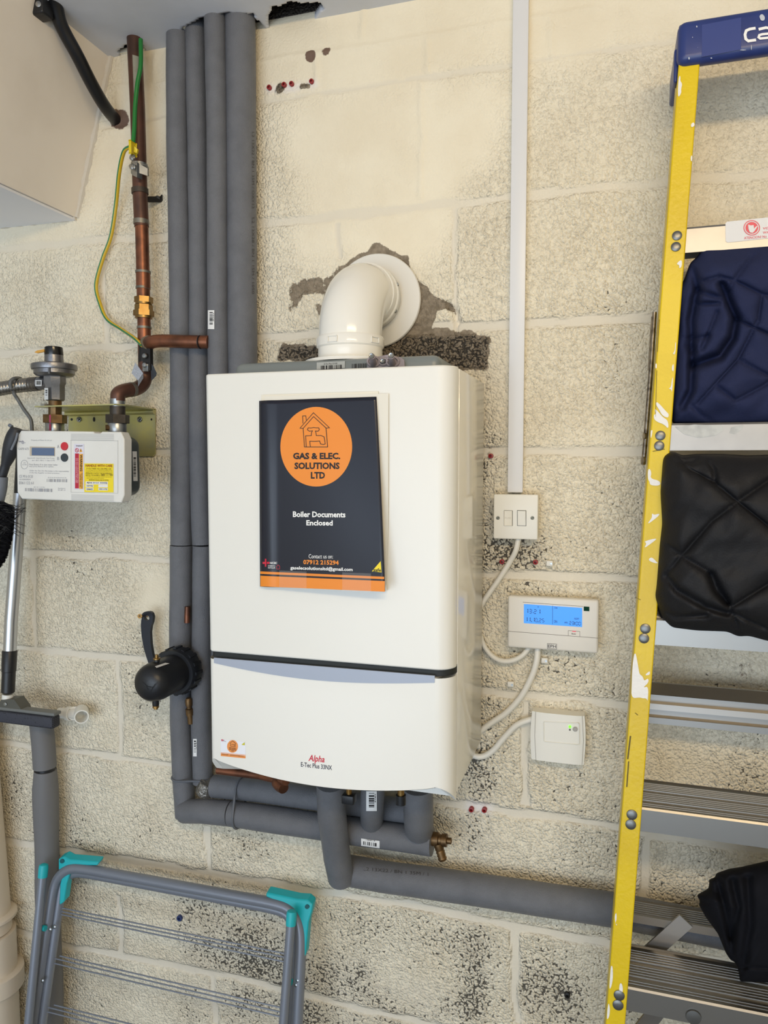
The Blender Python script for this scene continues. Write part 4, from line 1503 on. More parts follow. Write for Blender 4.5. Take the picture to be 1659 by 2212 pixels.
meter = thing('gas_meter', 'white-faced gas meter with red and black buttons and yellow care label', 'gas meter', W(155, 1086, -0.12))
YMF = -0.190
mo = [(45.2, 930.1), (156, 931.6), (160, 935), (172, 935.4), (176, 932), (261, 932.7), (268, 948.7), (268, 1069), (262, 1086), (150, 1081.5), (47, 1078), (37, 1063.5), (35, 945)]
mo = [(45.2, 930.1), (200, 932), (204, 935.5), (216, 935.8), (220, 932.3), (261, 932.9), (268, 948.7), (268, 1069), (262, 1086), (47, 1078), (37, 1063.5), (35, 945)]
fr = MB()
F = [W(*p, YMF) for p in mo]
fr.prism(F, (0, 0.024, 0))
mf = fr.build('front_case', mat('meter_white', (234, 233, 228), 0.42, vary=(9, (222, 220, 214), 0.5)), meter, 25)
bv = mf.modifiers.new('edge', 'BEVEL')
bv.width, bv.segments, bv.limit_method, bv.angle_limit = 0.002, 2, 'ANGLE', math.radians(50)
gb = MB()
x0, x1 = W(48, 1000, YMF).x, W(303.5, 1000, -0.098).x
zt, zb = W(280, 944, -0.09).z, W(285, 1070, -0.09).z
gb.rbox((x0, YMF + 0.020, zb), (x1, -0.088, zt), 0.020, 6)
gb.build('body', mat('meter_grey', (74, 82, 84), 0.42), meter)
lf, lf2 = on(YMF - 0.0006), on(YMF - 0.0010)
m2 = MB()
for k in range(8):
    v = 937 + k * 1.9
    quad(m2, (153, v, 246, v + 0.7), lf, 0.006)
    v = 1068 + k * 1.9
    quad(m2, (154, v, 246, v + 0.7), lf, 0.022)
quad(m2, (152, 951, 255, 951.8), lf, 0.008)
quad(m2, (254, 952, 254.8, 1066), lf)
quad(m2, (153, 951, 153.7, 1063), lf)
quad(m2, (153, 1063, 254, 1063.8), lf, 0.02)
m2.build('case_ribs', mat('rib_line', (196, 196, 194), 0.5), meter, normals=False)
# display window and buttons
m2 = MB()
m2.prism([W(65, 964.5, YMF - 0.0004), W(118.5, 965.5, YMF - 0.0004), W(118.5, 985.5, YMF - 0.0004), W(65, 984.5, YMF - 0.0004)], (0, -0.0008, 0))
lcdf = m2.build('display_frame', mat('display_bezel', (196, 184, 166), 0.5), meter)
m2 = MB()
quad(m2, (68.5, 967, 117.2, 983.5), on(YMF - 0.0016), 0.015)
m2.build('display', mat('lcd_blue_grey', (92, 112, 146), 0.12, coat=0.5), lcdf, normals=False)
for nme, v, m_ in (('red_button', 964, mat('red_button', (206, 48, 62), 0.35)), ('black_button', 988.5, mat('black_button', (52, 60, 66), 0.4))):
    p = W(140, v, YMF)
    r = 9.0 * mpp(140, v, YMF)
    MB().lathe([(r, 0), (r, 0.0015), (r * 0.94, 0.0026), (r * 0.6, 0.003), (r * 0.1, 0.0024)], p, (0, -1, 0), 32).build(nme, m_, meter)
m2 = MB()
write(m2, 'A', (123.2, 961, 128, 968), lf, 0, 0.004)
write(m2, 'B', (123.4, 987, 127.8, 993.6), lf, 0, 0.004)
write(m2, 'Property of Meter Fit 20 Ltd', (67.5, 949.5, 111.5, 952.8), lf, 0.01)
write(m2, 'G470 672', (39.5, 967, 62, 971.8), lf, 0.01)
write(m2, 'Qmax 6 m3/h  Qmin 0.04 m3/h  Pmax 75 mbar', (59, 988, 118, 991.2), lf, 0.01)
write(m2, 'tm = -20 C..+60 C  T  Class 1.5 M2', (69, 992.6, 118, 995.8), lf, 0.01)
write(m2, 'Press Button A to view meter index', (63, 1001.5, 124, 1005.2), lf, 0.01)
write(m2, 'then press Button B to update.', (63, 1006.2, 116, 1009.6), lf, 0.01)
write(m2, 'Under the Gas Act this meter is the responsibility', (63, 1015, 148.5, 1018.6), lf, 0.02)
write(m2, 'of the Gas Supplier to these premises.', (63, 1019.6, 129, 1023), lf, 0.02)
write(m2, 'CE M16 0120', (41, 1026, 71, 1032), lf, 0.01)
write(m2, 'UK 0120/SGS0243', (41, 1034, 66, 1037.2), lf, 0.01)
write(m2, 'E061122.61', (41, 1040, 72.5, 1046), lf, 0.01)
write(m2, 'Stockport', (125, 1053.5, 141, 1056.8), lf, 0.01)
write(m2, 'SK5 0RT, UK', (125, 1057.5, 141.5, 1060.2), lf, 0.01)
disc(m2, 52.5, 1003.5, 7.8, 9.8, lf, 32, 0.92)
write(m2, 'A16', (50.5, 998.5, 55, 1000.8), lf)
write(m2, 'LG-E6', (48, 1002.4, 57.5, 1004.8), lf)
m2.build('lettering', M_greyp, meter, normals=False)
m2 = MB()
bars(m2, (101, 1034.5, 145.5, 1041), lf, 66, 0.015, seed=31)
write(m2, '06 SG 05 0P 46 00 00 42 02 08', (103, 1030.5, 143, 1032.6), lf, 0.015)
bars(m2, (54, 1054.2, 115, 1061), lf, 80, 0.03, seed=32)
write(m2, 'E6V 20 1112 7561', (73, 1051, 97, 1053), lf, 0.02)
m2.build('barcode', M_greyp, meter, normals=False)
m2 = MB()
write(m2, 'Landis', (40, 951, 51.5, 955), lf, 0.03)
write(m2, 'Gyr+', (46, 954.6, 55, 959.6), lf, 0.0)
m2.build('maker_lettering', mat('violet_grey_print', (110, 112, 150), 0.5), meter, normals=False)
# stickers
m2 = MB()
quad(m2, (160, 959, 181.5, 1057), lf)
ws = m2.build('warning_sticker', mat('sticker_lilac', (226, 224, 238), 0.35), meter, normals=False)
m2 = MB()
quad(m2, (162, 979.5, 170.3, 1055), lf2)
m2.build('red_panel', mat('sticker_red', (190, 36, 62), 0.4), ws, normals=False)
m2 = MB()
quad(m2, (171, 980.5, 179, 1056), lf2)
m2.face([lf2(171.2, 977), lf2(174, 968.5), lf2(178, 976)])
m2.build('amber_panel', mat('sticker_amber', (240, 174, 62), 0.4), ws, normals=False)
lf3 = on(YMF - 0.0015)
m2 = MB()
write(m2, 'WARNING', (172.8, 982, 177.6, 1018), lf3, 0, 0.03, 0, 90)
write(m2, 'THIS METER CONTAINS', (175.6, 1021, 178, 1055), lf3, 0, 0, 0, 90)
write(m2, 'A BATTERY AND SEAL', (172, 1024, 174.6, 1053), lf3, 0, 0, 0, 90)
write(m2, 'impari', (164, 961.5, 178, 965), lf3, 0.0, 0.01)
line(m2, [(174.3, 971), (174.5, 975)], 0.8, lf3)
m2.build('lettering', M_ink, ws, normals=False)
m2 = MB()
disc(m2, 166, 972.6, 4, 4.6, lf3, 24, 0.75)
line(m2, [(163.5, 969.5), (168.5, 975.6)], 0.9, lf3)
m2.build('prohibition_sign', M_redp, ws, normals=False)
m2 = MB()
write(m2, 'DO NOT TOUCH BREAK SEAL', (166.8, 990, 169.2, 1044), lf3, 0, 0.02, 0, 90)
write(m2, 'DO NOT REMOVE THIS LABEL', (163.6, 990, 166, 1044), lf3, 0, 0.02, 0, 90)
m2.build('white_lettering', mat('pink_print', (240, 176, 186), 0.5), ws, normals=False)
m2 = MB()
quad(m2, (182.2, 1001, 245, 1063), lf, 0.012)
ys = m2.build('care_sticker', M_yellowp, meter, normals=False)
m2 = MB()
write(m2, 'HANDLE WITH CARE', (185, 1003, 242.5, 1008.4), lf3, 0.01, 0.01)
m2.build('red_lettering', mat('dark_red_print', (150, 40, 30), 0.5), ys, normals=False)
m2 = MB()
for s, v0, v1, a, b_ in (('IF YOU THINK YOU CAN SMELL GAS', 1010.6, 1013.8, 187, 240), ('Turn off the supply at the meter. Open doors and windows. Do NOT', 1014.8, 1016.8, 185, 242.5),
                        ('use naked flames. Do NOT operate electrical switches. Do NOT smoke', 1017.6, 1019.6, 185, 242.5), ('IMMEDIATELY CONTACT THE GAS EMERGENCY', 1020.6, 1023.6, 185, 242.5),
                        ('SERVICE. THE NUMBER IS', 1024.8, 1027.8, 185, 216), ('0800 111 999', 1024, 1028.4, 217.5, 243), ('Do NOT restore the supply until the leak has been', 1029, 1031, 187, 241),
                        ('repaired by a competent person.', 1032, 1034, 187, 225), ('METER EXCHANGE AND FIX DETAIL', 1035.4, 1038.2, 192, 235)):
    write(m2, s, (a, v0, b_, v1), lf3, 0.012)
m2.build('lettering', mat('brown_ink', (84, 70, 20), 0.5), ys, normals=False)
m2 = MB()
for bx in ((185, 1040, 233, 1046), (185, 1047, 202, 1052.4), (212.5, 1047, 233, 1052.4), (185, 1054, 202, 1059.2), (212.5, 1054, 233, 1059.2)):
    quad(m2, bx, lf2, 0.012)
m2.build('white_boxes', M_label, ys, normals=False)
m2 = MB()
for s, bx in (('4J36 0121 0350J', (187, 1041.2, 231, 1045)), ('G0742J', (187, 1048.2, 200, 1051.6)), ('G0602', (187, 1055, 200, 1058.4)), ('G06 U70J', (214, 1055, 231, 1058.4))):
    write(m2, s, bx, lf3, 0.012, 0.01)
m2.build('stencil_lettering', M_ink, ys, normals=False)
# white barcode strip on the grey flank
fk = W(290, 1010, -0.10)
sx = (lambda u, v: PL(u, v, (x1 + 0.0006, 0, 0), (1, 0, 0)))
gfl = on(YMF + 0.0575)
m2 = MB()
sgl = lambda d: (lambda u, v: Vector((x1 - 0.014 + d, YMF + 0.075 - (u - 290) * 0.0 , 0)))


def flank(d):
    # the rounded near corner of the grey body, cylinder about a vertical line
    return cylsurf((x1 - 0.026, YMF + 0.084, 0), (0, 0, 1), 0.026, d)


fls = lambda d: (lambda u, v: PL(u, v, (x1 + d, 0, 0), (1, 0, 0)))
quad(m2, (286, 975, 295.5, 1039), fls(0.0006), 0.0, 1, 0.03)
bl_ = m2.build('barcode_strip', M_label, meter, normals=False)
m2 = MB()
bars(m2, (288.5, 988, 294, 1033), fls(0.0011), 50, 0, 1, 44)
m2.build('barcode', M_ink, bl_, normals=False)
m2 = MB()
disc(m2, 279.5, 1008, 2.4, 3.8, fls(0.0006), 16)
m2.build('body_plug', M_ink, meter, normals=False)
# unions on top of the meter
for uc, nm, mm in ((119, 'inlet_union', M_brassd), (254, 'outlet_union', mat('dark_union_iron', (84, 78, 72), 0.45, metal=0.7, vary=(30, (60, 54, 48), 0.8)))):
    m2 = MB()
    c = lambda v: W(uc, v, YM)
    m2.cyl(c(880), c(896), 0.0125, None, 8)
    m2.cyl(c(896), c(914), 0.0225, None, 6, 0.25)
    if uc < 200:
        m2.cyl(c(866), c(876), 0.0125, None, 20)
    else:
        m2.cyl(c(878), c(897), 0.0148, None, 24)
    m2.build(nm, mm, meter, 25)
    m2 = MB()
    m2.lathe([(0.0165, 0), (0.0180, 0.002), (0.0180, 0.032), (0.0165, 0.034)], c(946), (0, 0, 1), 28)
    if uc > 200:
        m2.cyl(c(862), c(879), 0.0142, None, 24)
    m2.build('spigot', M_steel, meter)
m2 = MB()
p = W(243, 924, YM - 0.01)
m2.cyl(p + Vector((0.006, 0.006, 0)), p + Vector((-0.010, -0.008, 0)), 0.0055, None, 8)
m2.build('test_nipple', M_brassd, meter)
m2 = MB()
for v0, v1 in ((896, 913), (915, 930)):
    cs = cylsurf(W(119, 900, YM), (0, 0, 1), 0.0218 if v0 < 910 else 0.0180, 0.0014)
    quad(m2, (106, v0, 110, v1), cs)
m2.build('red_mark', mat('red_marker', (150, 30, 70), 0.5), meter, normals=False)

reg = thing('gas_regulator', 'cast aluminium gas regulator with black cap standing above the meter', 'gas regulator', W(118, 866, YM))
rx = W(118, 820, YM).x
sR = mpp(118, 800, YM)
z = lambda v: W(118, v, YM).z
m2 = MB()
m2.lathe([(19.5 * sR, z(790)), (20 * sR, z(785)), (19 * sR, z(765)), (17 * sR, z(763))], (rx, YM, 0), (0, 0, 1), 32)
m2.lathe([(30 * sR, z(814)), (38 * sR, z(812)), (42 * sR, z(808)), (42 * sR, z(800)), (46.5 * sR, z(799)), (47.5 * sR, z(795)), (46.5 * sR, z(788)), (36 * sR, z(785)), (20 * sR, z(783))], (rx, YM, 0), (0, 0, 1), 48)
m2.lathe([(18 * sR, z(866)), (20.5 * sR, z(864)), (21.5 * sR, z(833)), (24 * sR, z(829)), (24 * sR, z(812))], (rx, YM, 0), (0, 0, 1), 8, 0.39)
m2.cyl((rx, YM, z(826)), (rx - 0.040, YM, z(827)), 0.0125, 0.0135, 24)
m2.box((rx + 0.016, YM - 0.036, z(812)), (rx + 0.020, YM - 0.030, z(798)))
m2.build('body', M_alu, reg, 35)
MB().lathe([(19 * sR, z(768)), (19.5 * sR, z(766)), (18.5 * sR, z(751)), (17 * sR, z(749.5))], (rx, YM, 0), (0, 0, 1), 32).build('cap', mat('gloss_black', (16, 16, 18), 0.18), reg)
MB().prism([W(97, 754, YM - 0.01), W(80, 757, YM - 0.02), W(74, 761, YM - 0.022), W(80, 763, YM - 0.02), W(98, 759, YM - 0.01)], (0, 0.003, 0)).build('seal_tag', mat('amber_tag', (206, 150, 40), 0.4), reg)
m2 = MB()
quad(m2, (76, 821, 90, 834), on(YM - 0.0155))
rl = m2.build('data_label', mat('label_greyish', (206, 210, 212), 0.4), reg, normals=False)
m2 = MB()
bars(m2, (78, 823, 88.5, 831), on(YM - 0.0159), 18, seed=8)
m2.build('barcode', M_ink, rl, normals=False)
m2 = MB()
quad(m2, (96, 838, 104, 863), on(YM - 0.0232), 0.03)
rl = m2.build('data_label', mat('label_greyish', (206, 210, 212), 0.4), reg, normals=False)
m2 = MB()
bars(m2, (98, 842, 102, 856), on(YM - 0.0236), 24, 0, 1, 18)
m2.build('barcode', M_ink, rl, normals=False)

fx = thing('flexible_gas_pipe', 'corrugated stainless steel hose feeding the gas regulator', 'hose', W(20, 840, YM))
a, b_ = W(84, 829, YM), Vector((XL + 0.002, YM + 0.03, W(0, 842, YM).z - 0.06))
P = dense([a, W(40, 833, YM), W(0, 840, YM), b_], 0.0016)
m2 = MB()
m2.tube(P, [0.0128 + 0.0018 * math.cos(i * 0.0016 / 0.0075 * 2 * math.pi) for i in range(len(P))], 18)
m2.build('corrugated_hose', mat('stainless', (150, 146, 140), 0.30, metal=0.95), fx, 80)
MB().cyl(W(84, 829, YM), W(66, 830, YM), 0.0142, None, 20).build('hose_end', mat('dull_stainless', (112, 106, 100), 0.4, metal=0.9), fx)
hk = MB()
hk.tube(smooth([W(24, 838, YM - 0.02), W(23, 824, YM - 0.022), W(33, 817, YM - 0.012), W(46, 820, YM + 0.018), W(40, 842, YM + 0.018), W(30, 848, YM - 0.012), W(38, 862, YM - 0.008), W(52, 885, YM - 0.004), W(66, 905, YM), W(69, 925, YM), W(69, 945, YM)], 8), 0.0036, 10)
tag(hk.build('hook_cable', mat('grey_wire', (96, 98, 98), 0.4)), 'grey plastic-coated wire hooked over the corrugated gas hose', 'wire')

# ------------------------------------------------------------------ black hose in the top corner
bp_ = PL(86, 18, A_, (nb[0], 0, nb[2]))
bh = thing('black_hose', 'black plastic hose curving from the bulkhead into the wall', 'hose', W(256, 268, 0))
pts = [PL(52, -70, A_, (nb[0], 0, nb[2])) + Vector((0.016, 0, 0)), PL(98, -4, A_, (nb[0], 0, nb[2])) + Vector((0.016, 0, 0))]
y0_ = pts[-1].y
for u, v, f in ((132, 54, 0.84), (167, 120, 0.64), (199, 183, 0.42), (228, 232, 0.2)):
    pts.append(W(u, v, y0_ * f))
pts.append(W(256, 266, 0.012))
MB().tube(smooth(pts, 10), 0.0125, 18).build('hose', mat('black_pvc', (22, 23, 27), 0.35), bh, 60)
m2 = MB()
q = PL(88, 14, A_, (nb[0], 0, nb[2]))
m2.rbox(q + Vector((-0.016, -0.014, -0.020)), q + Vector((0.016, 0.016, 0.022)), 0.004)
ck = m2.build('hose_clip', M_black, bh)
MB().lathe([(0.0052, 0), (0.0052, 0.0015), (0.002, 0.0025)], q + Vector((0.008, -0.0145, -0.006)), (0.3, -1, 0), 14).build('clip_screw', M_steel, ck)

# ------------------------------------------------------------------ electrical trunking, spur, timer, receiver
cx0, cx1 = W(1097.5, 1030, -0.016).x, W(1128.5, 1030, -0.016).x
zsp = W(1113, 1064, -0.016).z
trk = thing('cable_trunking', 'tall white plastic trunking dropping from the ceiling to the fused spur', 'trunking', ((cx0 + cx1) / 2, -0.002, zsp))
m2 = MB()
m2.rbox((cx0, -0.014, zsp), (cx1, 0.0, CEIL), 0.0015, 2)
m2.build('base_channel', M_plast, trk)
MB().rbox((cx0 - 0.0008, -0.0165, zsp), (cx1 + 0.0008, -0.0125, CEIL), 0.0012, 2).build('cover_strip', mat('trunking_white', (228, 228, 230), 0.35), trk)

yS = -0.034
spur = thing('fused_spur', 'square white fused spur switch on a surface box beside the boiler', 'switch', W(1117, 1167, -0.01))
sx0, sx1, sz0, sz1 = W(1066, 1115, yS).x, W(1162, 1115, yS).x, W(1117, 1165, yS).z, W(1117, 1068, yS).z
MB().rbox((sx0 + 0.001, yS + 0.007, sz0 + 0.001), (sx1 - 0.001, -0.001, sz1 - 0.001), 0.003).build('back_box', M_plast2, spur)
MB().rbox((sx0, yS, sz0), (sx1, yS + 0.0075, sz1), 0.0022).build('face_plate', M_plast, spur)
ss = on(yS - 0.0004)
for u in (1075.5, 1150):
    c = W(u, 1119, yS)
    s1 = MB().lathe([(0.0034, 0), (0.0032, 0.0007)], c, (0, -1, 0), 14).build('plate_screw', mat('dull_screw', (110, 106, 92), 0.4, metal=0.8), spur)
    m2 = MB()
    line(m2, [(u - 2.5, 1120.5), (u + 2.5, 1117.5)], 1.0, on(yS - 0.0011))
    m2.build('slot', M_ink, s1, normals=False)
MB().rbox(W(1089.5, 1135, yS + 0.002), W(1106.5, 1103, yS - 0.0012), 0.0008).build('fuse_carrier', M_plast2, spur)
m2 = MB()
line(m2, [(1089, 1102.5), (1107, 1103), (1107, 1135.5), (1089, 1135), (1089, 1102.5)], 0.8, ss)
line(m2, [(1117.6, 1102.5), (1136.4, 1103), (1136.4, 1136), (1117.6, 1135.5), (1117.6, 1102.5)], 0.9, ss)
m2.build('shadow_gap', M_dark, spur, normals=False)
m2 = MB()
write(m2, 'FUSE', (1091, 1117, 1104, 1121), on(yS - 0.0016), 0.02)
m2.build('lettering', mat('faint_print', (206, 200, 188), 0.5), spur, normals=False)
p, q = W(1118.5, 1135, yS), W(1135.5, 1103.5, yS)
m2 = MB()
m2.add([(p.x, yS - 0.001, p.z), (q.x, yS - 0.001, p.z), (q.x, yS - 0.0042, q.z), (p.x, yS - 0.0042, q.z), (p.x, yS + 0.002, p.z), (q.x, yS + 0.002, p.z), (q.x, yS + 0.002, q.z), (p.x, yS + 0.002, q.z)],
       [(0, 1, 2, 3), (4, 7, 6, 5), (0, 4, 5, 1), (1, 5, 6, 2), (2, 6, 7, 3), (3, 7, 4, 0)])
m2.build('rocker', M_plast, spur, 20)

yT = -0.032
tim = thing('heating_timer', 'white heating programmer with a lit blue display', 'timer', W(1195, 1415, -0.01))
tx0_, tx1_ = W(1097, 1350, yT + 0.004).x, W(1293, 1350, yT + 0.004).x
tz0, tz1 = W(1098, 1398, yT + 0.002).z, W(1098, 1286, yT + 0.002).z
MB().rbox((tx0_ + 0.002, yT + 0.012, tz0 + 0.002), (tx1_ - 0.002, -0.001, tz1 - 0.002), 0.004).build('back_box', M_plast2, tim)
MB().rbox((tx0_, yT, tz0), (tx1_, yT + 0.014, tz1), 0.0045, 4).build('front_case', mat('programmer_white', (228, 224, 216), 0.4), tim)
t1, t2, t3 = on(yT - 0.0004), on(yT - 0.0009), on(yT - 0.0014)
m2 = MB()
quad(m2, (1129.5, 1300.5, 1260, 1301.3), t1, 0.07)
quad(m2, (1096.5, 1363, 1293, 1363.8), t1, 0.077)
line(m2, [(1227.5, 1373), (1227.5, 1362.2), (1252.6, 1364), (1252.6, 1375)], 0.7, t1)
m2.build('seam', mat('seam_grey', (120, 112, 104), 0.6), tim, normals=False)
m2 = MB()
quad(m2, (1131.8, 1304.8, 1257.5, 1346), t2, 0.068, 1, -0.005)
lcd = m2.build('display', mat('lit_lcd', (52, 140, 236), 0.35, emit=0.50), tim, normals=False)
m2 = MB()
for ch, u0, u1, v0, h_ in (('3', 1143.2, 1148.7, 1315.4, 8.6), ('2', 1152.9, 1158.8, 1315.6, 8.6), ('0', 1156.4, 1160.4, 1334, 7.8), ('2', 1164.4, 1168.9, 1334, 7.6), ('5', 1171, 1175.2, 1334, 7.6)):
    digits(m2, ch, u0, v0, u1 - u0, h_, t3, 0.065, 8, 1.15)
for u0, v0, h_ in ((1140.2, 1315, 8.6), (1166.5, 1316.6, 8.6), (1138.8, 1333.4, 8), (1145.4, 1333.8, 8), (1154.3, 1334.3, 8)):
    vv = v0 + 0.065 * (u0 - 1130)
    line(m2, [(u0, v0 + 0.4), (u0, v0 + h_ * 0.44)], 1.5, t3)
    line(m2, [(u0, v0 + h_ * 0.56), (u0, v0 + h_)], 1.5, t3)
for u0, v0 in ((1148, 1342.6), (1162.2, 1343.6)):
    quad(m2, (u0 - 0.8, v0 - 0.9, u0 + 0.8, v0 + 0.9), t3)
digits(m2, '23:00', 1229.6, 1336, 4.5, 6.8, t3, 0.065, 5.9, 1.15)
quad(m2, (1193.3, 1308.6, 1194, 1348.4), t3)
write(m2, 'SA', (1161, 1309.3, 1164.2, 1312.3), t3, 0.06)
write(m2, 'ZONE', (1197.3, 1311.3, 1204, 1314.6), t3, 0.06, 0.01)
write(m2, 'ON', (1196.6, 1339.5, 1203.4, 1345.4), t3, 0.06, 0.005)
write(m2, 'ALLDAY', (1240.5, 1334.2, 1251, 1338), t3, 0.06, 0.01)
write(m2, 'UNTIL', (1218.8, 1343, 1226.5, 1346.4), t3, 0.06, 0.01)
m2.build('segments', mat('lcd_segment', (26, 52, 92), 0.5), lcd, normals=False)
m2 = MB()
quad(m2, (1261, 1310, 1273, 1319.6), t2, 0.06)
m2.build('sensor_window', mat('dark_green_window', (8, 58, 42), 0.6, spec=0.1), tim, normals=False)
m2 = MB()
quad(m2, (1236, 1362.8, 1244, 1364.6), t2, 0.06)
m2.build('boost_light', mat('pink_light', (236, 84, 100), 0.4, emit=0.15), tim, normals=False)
m2 = MB()
write(m2, 'Boost', (1235, 1367.4, 1244, 1370.4), t2, 0.06, 0.01)
write(m2, 'EPH', (1183.5, 1392.5, 1201, 1398.8), t2, 0.06, 0.01)
line(m2, [(1182.3, 1390.3), (1202.4, 1391.3), (1202.4, 1402.4), (1182.3, 1401.3), (1182.3, 1390.3)], 0.6, t2)
m2.build('lettering', mat('grey_ink', (84, 82, 84), 0.5), tim, normals=False)

yV = -0.030
rec = thing('wireless_receiver', 'white square heating receiver with a green light beneath the blue-screened timer', 'receiver', W(1205, 1650, -0.01))
rx0, rx1 = W(1149, 1590, yV + 0.006).x, W(1262, 1590, yV + 0.006).x
rz0, rz1 = W(1155, 1642, yV).z, W(1155, 1538, yV).z
N = 10
m2 = MB()
G = []
for i in range(N + 1):
    zz = rz0 + (rz1 - rz0) * i / N
    side = 0.0025 * math.sin(math.pi * i / N)
    row = []
    for j in range(13):
        s = j / 12
        xx = (rx0 - side) + (rx1 - rx0 + 2 * side) * s
        yy = yV + 0.004 * (2 * s - 1) ** 4
        row.append((xx, yy, zz))
    G.append(row)
m2.grid(G)
B_pts = [[(p[0], -0.001, p[2]) for p in r] for r in G]
rim = [r for r in G[0]] + [G[i][-1] for i in range(1, N + 1)] + G[-1][-2::-1] + [G[i][0] for i in range(N - 1, 0, -1)]
nb_ = len(rim)
m2.add(rim + [(p[0], -0.001, p[2]) for p in rim], [(i, (i + 1) % nb_, (i + 1) % nb_ + nb_, i + nb_) for i in range(nb_)] + [tuple(range(nb_, 2 * nb_))])
ro = m2.build('case', M_plast, rec, 40)
m2 = MB()
r1, r2, r3 = on(yV - 0.0004), on(yV - 0.0010), on(yV - 0.0016)
# recessed panel drawn by its raised rim
P = [(1176, 1559), (1249, 1562), (1251, 1564), (1251.5, 1607), (1249, 1609), (1177, 1602), (1174.5, 1600), (1174.5, 1560.5)]
m2.tube([r1(*p) for p in P] + [r1(*P[0])], 0.0008, 8)
m2.build('panel_rim', M_plast, rec)
m2 = MB()
line(m2, [(1157, 1537), (1155, 1590), (1158, 1646)], 0.6, lambda u, v: W(u, v, yV + 0.0012))
line(m2, [(1257.5, 1546), (1260.5, 1600), (1257, 1652)], 0.6, lambda u, v: W(u, v, yV + 0.0012))
m2.build('seam', mat('seam_grey', (120, 112, 104), 0.6), rec, normals=False)
m2 = MB()
disc(m2, 1231, 1570, 2.8, 3.0, r2, 20)
m2.build('green_light', mat('green_led', (110, 250, 40), 0.3, emit=1.4), rec, normals=False)
m2 = MB()
disc(m2, 1231, 1576.5, 2.2, 2.2, r2, 16)
m2.build('dark_light', mat('led_off', (110, 108, 104), 0.4), rec, normals=False)
MB().lathe([(0.0042, 0), (0.0042, 0.001), (0.0034, 0.0018)], W(1242.5, 1575, yV), (0, -1, 0), 24).build('button', mat('button_grey', (168, 164, 158), 0.4), rec)


def cable(label, pts, r=0.0052):
    m = MB().tube(smooth(pts, 8), r, 14)
    return tag(m.build('power_cable', M_cable, angle=60), label, 'cable', 'white cables to the boiler')


cable('white cable hanging from the fused spur to behind the boiler', [W(1120, 1163, -0.022), W(1114, 1190, -0.020), W(1100, 1216, -0.012), W(1075, 1255, -0.010), W(1045, 1298, -0.014), W(1028, 1330, -0.016)], 0.0050)
cable('white cable sagging in a loop from the timer to the boiler', [W(1145, 1396, -0.014), W(1128, 1416, -0.016), W(1105, 1427, -0.016), W(1082, 1427, -0.015), W(1062, 1416, -0.013), W(1046, 1396, -0.012), W(1036, 1370, -0.014)], 0.0048)
cable('white cable dropping steeply from the timer base towards the boiler', [W(1162, 1398, -0.014), W(1159, 1430, -0.016), W(1147, 1465, -0.014), W(1125, 1505, -0.012), W(1095, 1538, -0.011), W(1060, 1562, -0.012), W(1040, 1577, -0.014), W(1022, 1590, -0.016)], 0.0056)
cable('white cable curving down from the green-lit receiver to the boiler', [W(1158, 1552, -0.013), W(1140, 1556, -0.014), W(1115, 1567, -0.015), W(1090, 1592, -0.014), W(1068, 1618, -0.013), W(1048, 1632, -0.013), W(1030, 1634, -0.016), W(1012, 1625, -0.018)], 0.0056)
for u, v, ang, lb in ((1188, 1216, 0.6, 'stray white cable clip on the wall just beneath the fused spur'), (1177, 1425, 0.05, 'white cable clip on the wall under the timer base'), (1104, 1476, -0.5, 'white cable clip on bare wall between the timer and the boiler')):
    c = W(u, v, -0.001)
    m2 = MB()
    m2.rbox(c + Vector((-0.006, -0.008, -0.005)), c + Vector((0.006, 0.0, 0.005)), 0.0016)
    o = tag(m2.build('cable_clip', M_cable), lb, 'cable clip', 'white cable clips')
    m2 = MB()
    m2.cyl(c + Vector((0.003, -0.0078, 0)), c + Vector((0.003, -0.0098, 0)), 0.0018, None, 10)
    m2.build('nail', M_steel, o)

# ------------------------------------------------------------------ wall plugs
plugs = [(1062, 985, 'red wall plug in the sooty strip above the fused spur'), (1086, 1212, 'red wall plug under the fused spur, on the boiler side of its cable'), (1158, 1213, 'red wall plug under the fused spur, below its switch rocker'),
         (1020, 1744, 'red wall plug below the boiler corner, the one nearer the drain cock'), (1048, 1745, 'red wall plug below the boiler corner, the one nearer the stepladder'),
         (586, 194, 'red wall plug high up, alone in the chipped spot beside the lagged pipes'), (618, 188, 'red wall plug high on the wall, first of a touching pair'), (634, 186, 'red wall plug high on the wall, second of a touching pair'), (677, 181, 'red wall plug high up, alone in the chipped spot on the trunking side')]
for u, v, lb in plugs:
    c = W(u, v, 0.006)
    s = mpp(u, v, 0) * 5.2
    m2 = MB().lathe([(s * 0.5, 0.004), (s * 0.5, 0.012), (s, 0.0115), (s, 0.0), (s * 0.6, 0.0)], c, (0, -1, 0), 12)
    if v > 300:
        m2 = MB().lathe([(s * 0.45, 0.006), (s * 0.5, 0.0125), (s, 0.012), (s, 0.0)], c, (0, -1, 0), 12)
    tag(m2.build('wall_plug', M_red), lb, 'wall plug', 'red wall plugs')
for u, v, col_, lb, nm in ((393, 1978, (40, 58, 110), 'blue wall plug in the sooty wall behind the clothes airer', 'wall_plug'), (1226, 2142, (20, 20, 22), 'black wall plug low on the wall beside the stepladder', 'wall_plug')):
    s = mpp(u, v, 0) * 6
    m2 = MB().lathe([(s * 0.35, 0.002), (s * 0.45, 0.012), (s, 0.0115), (s * 1.1, 0.0)], W(u, v, 0.006), (0, -1, 0), 14)
    tag(m2.build(nm, mat(nm + str(u), col_, 0.45)), lb, 'wall plug')

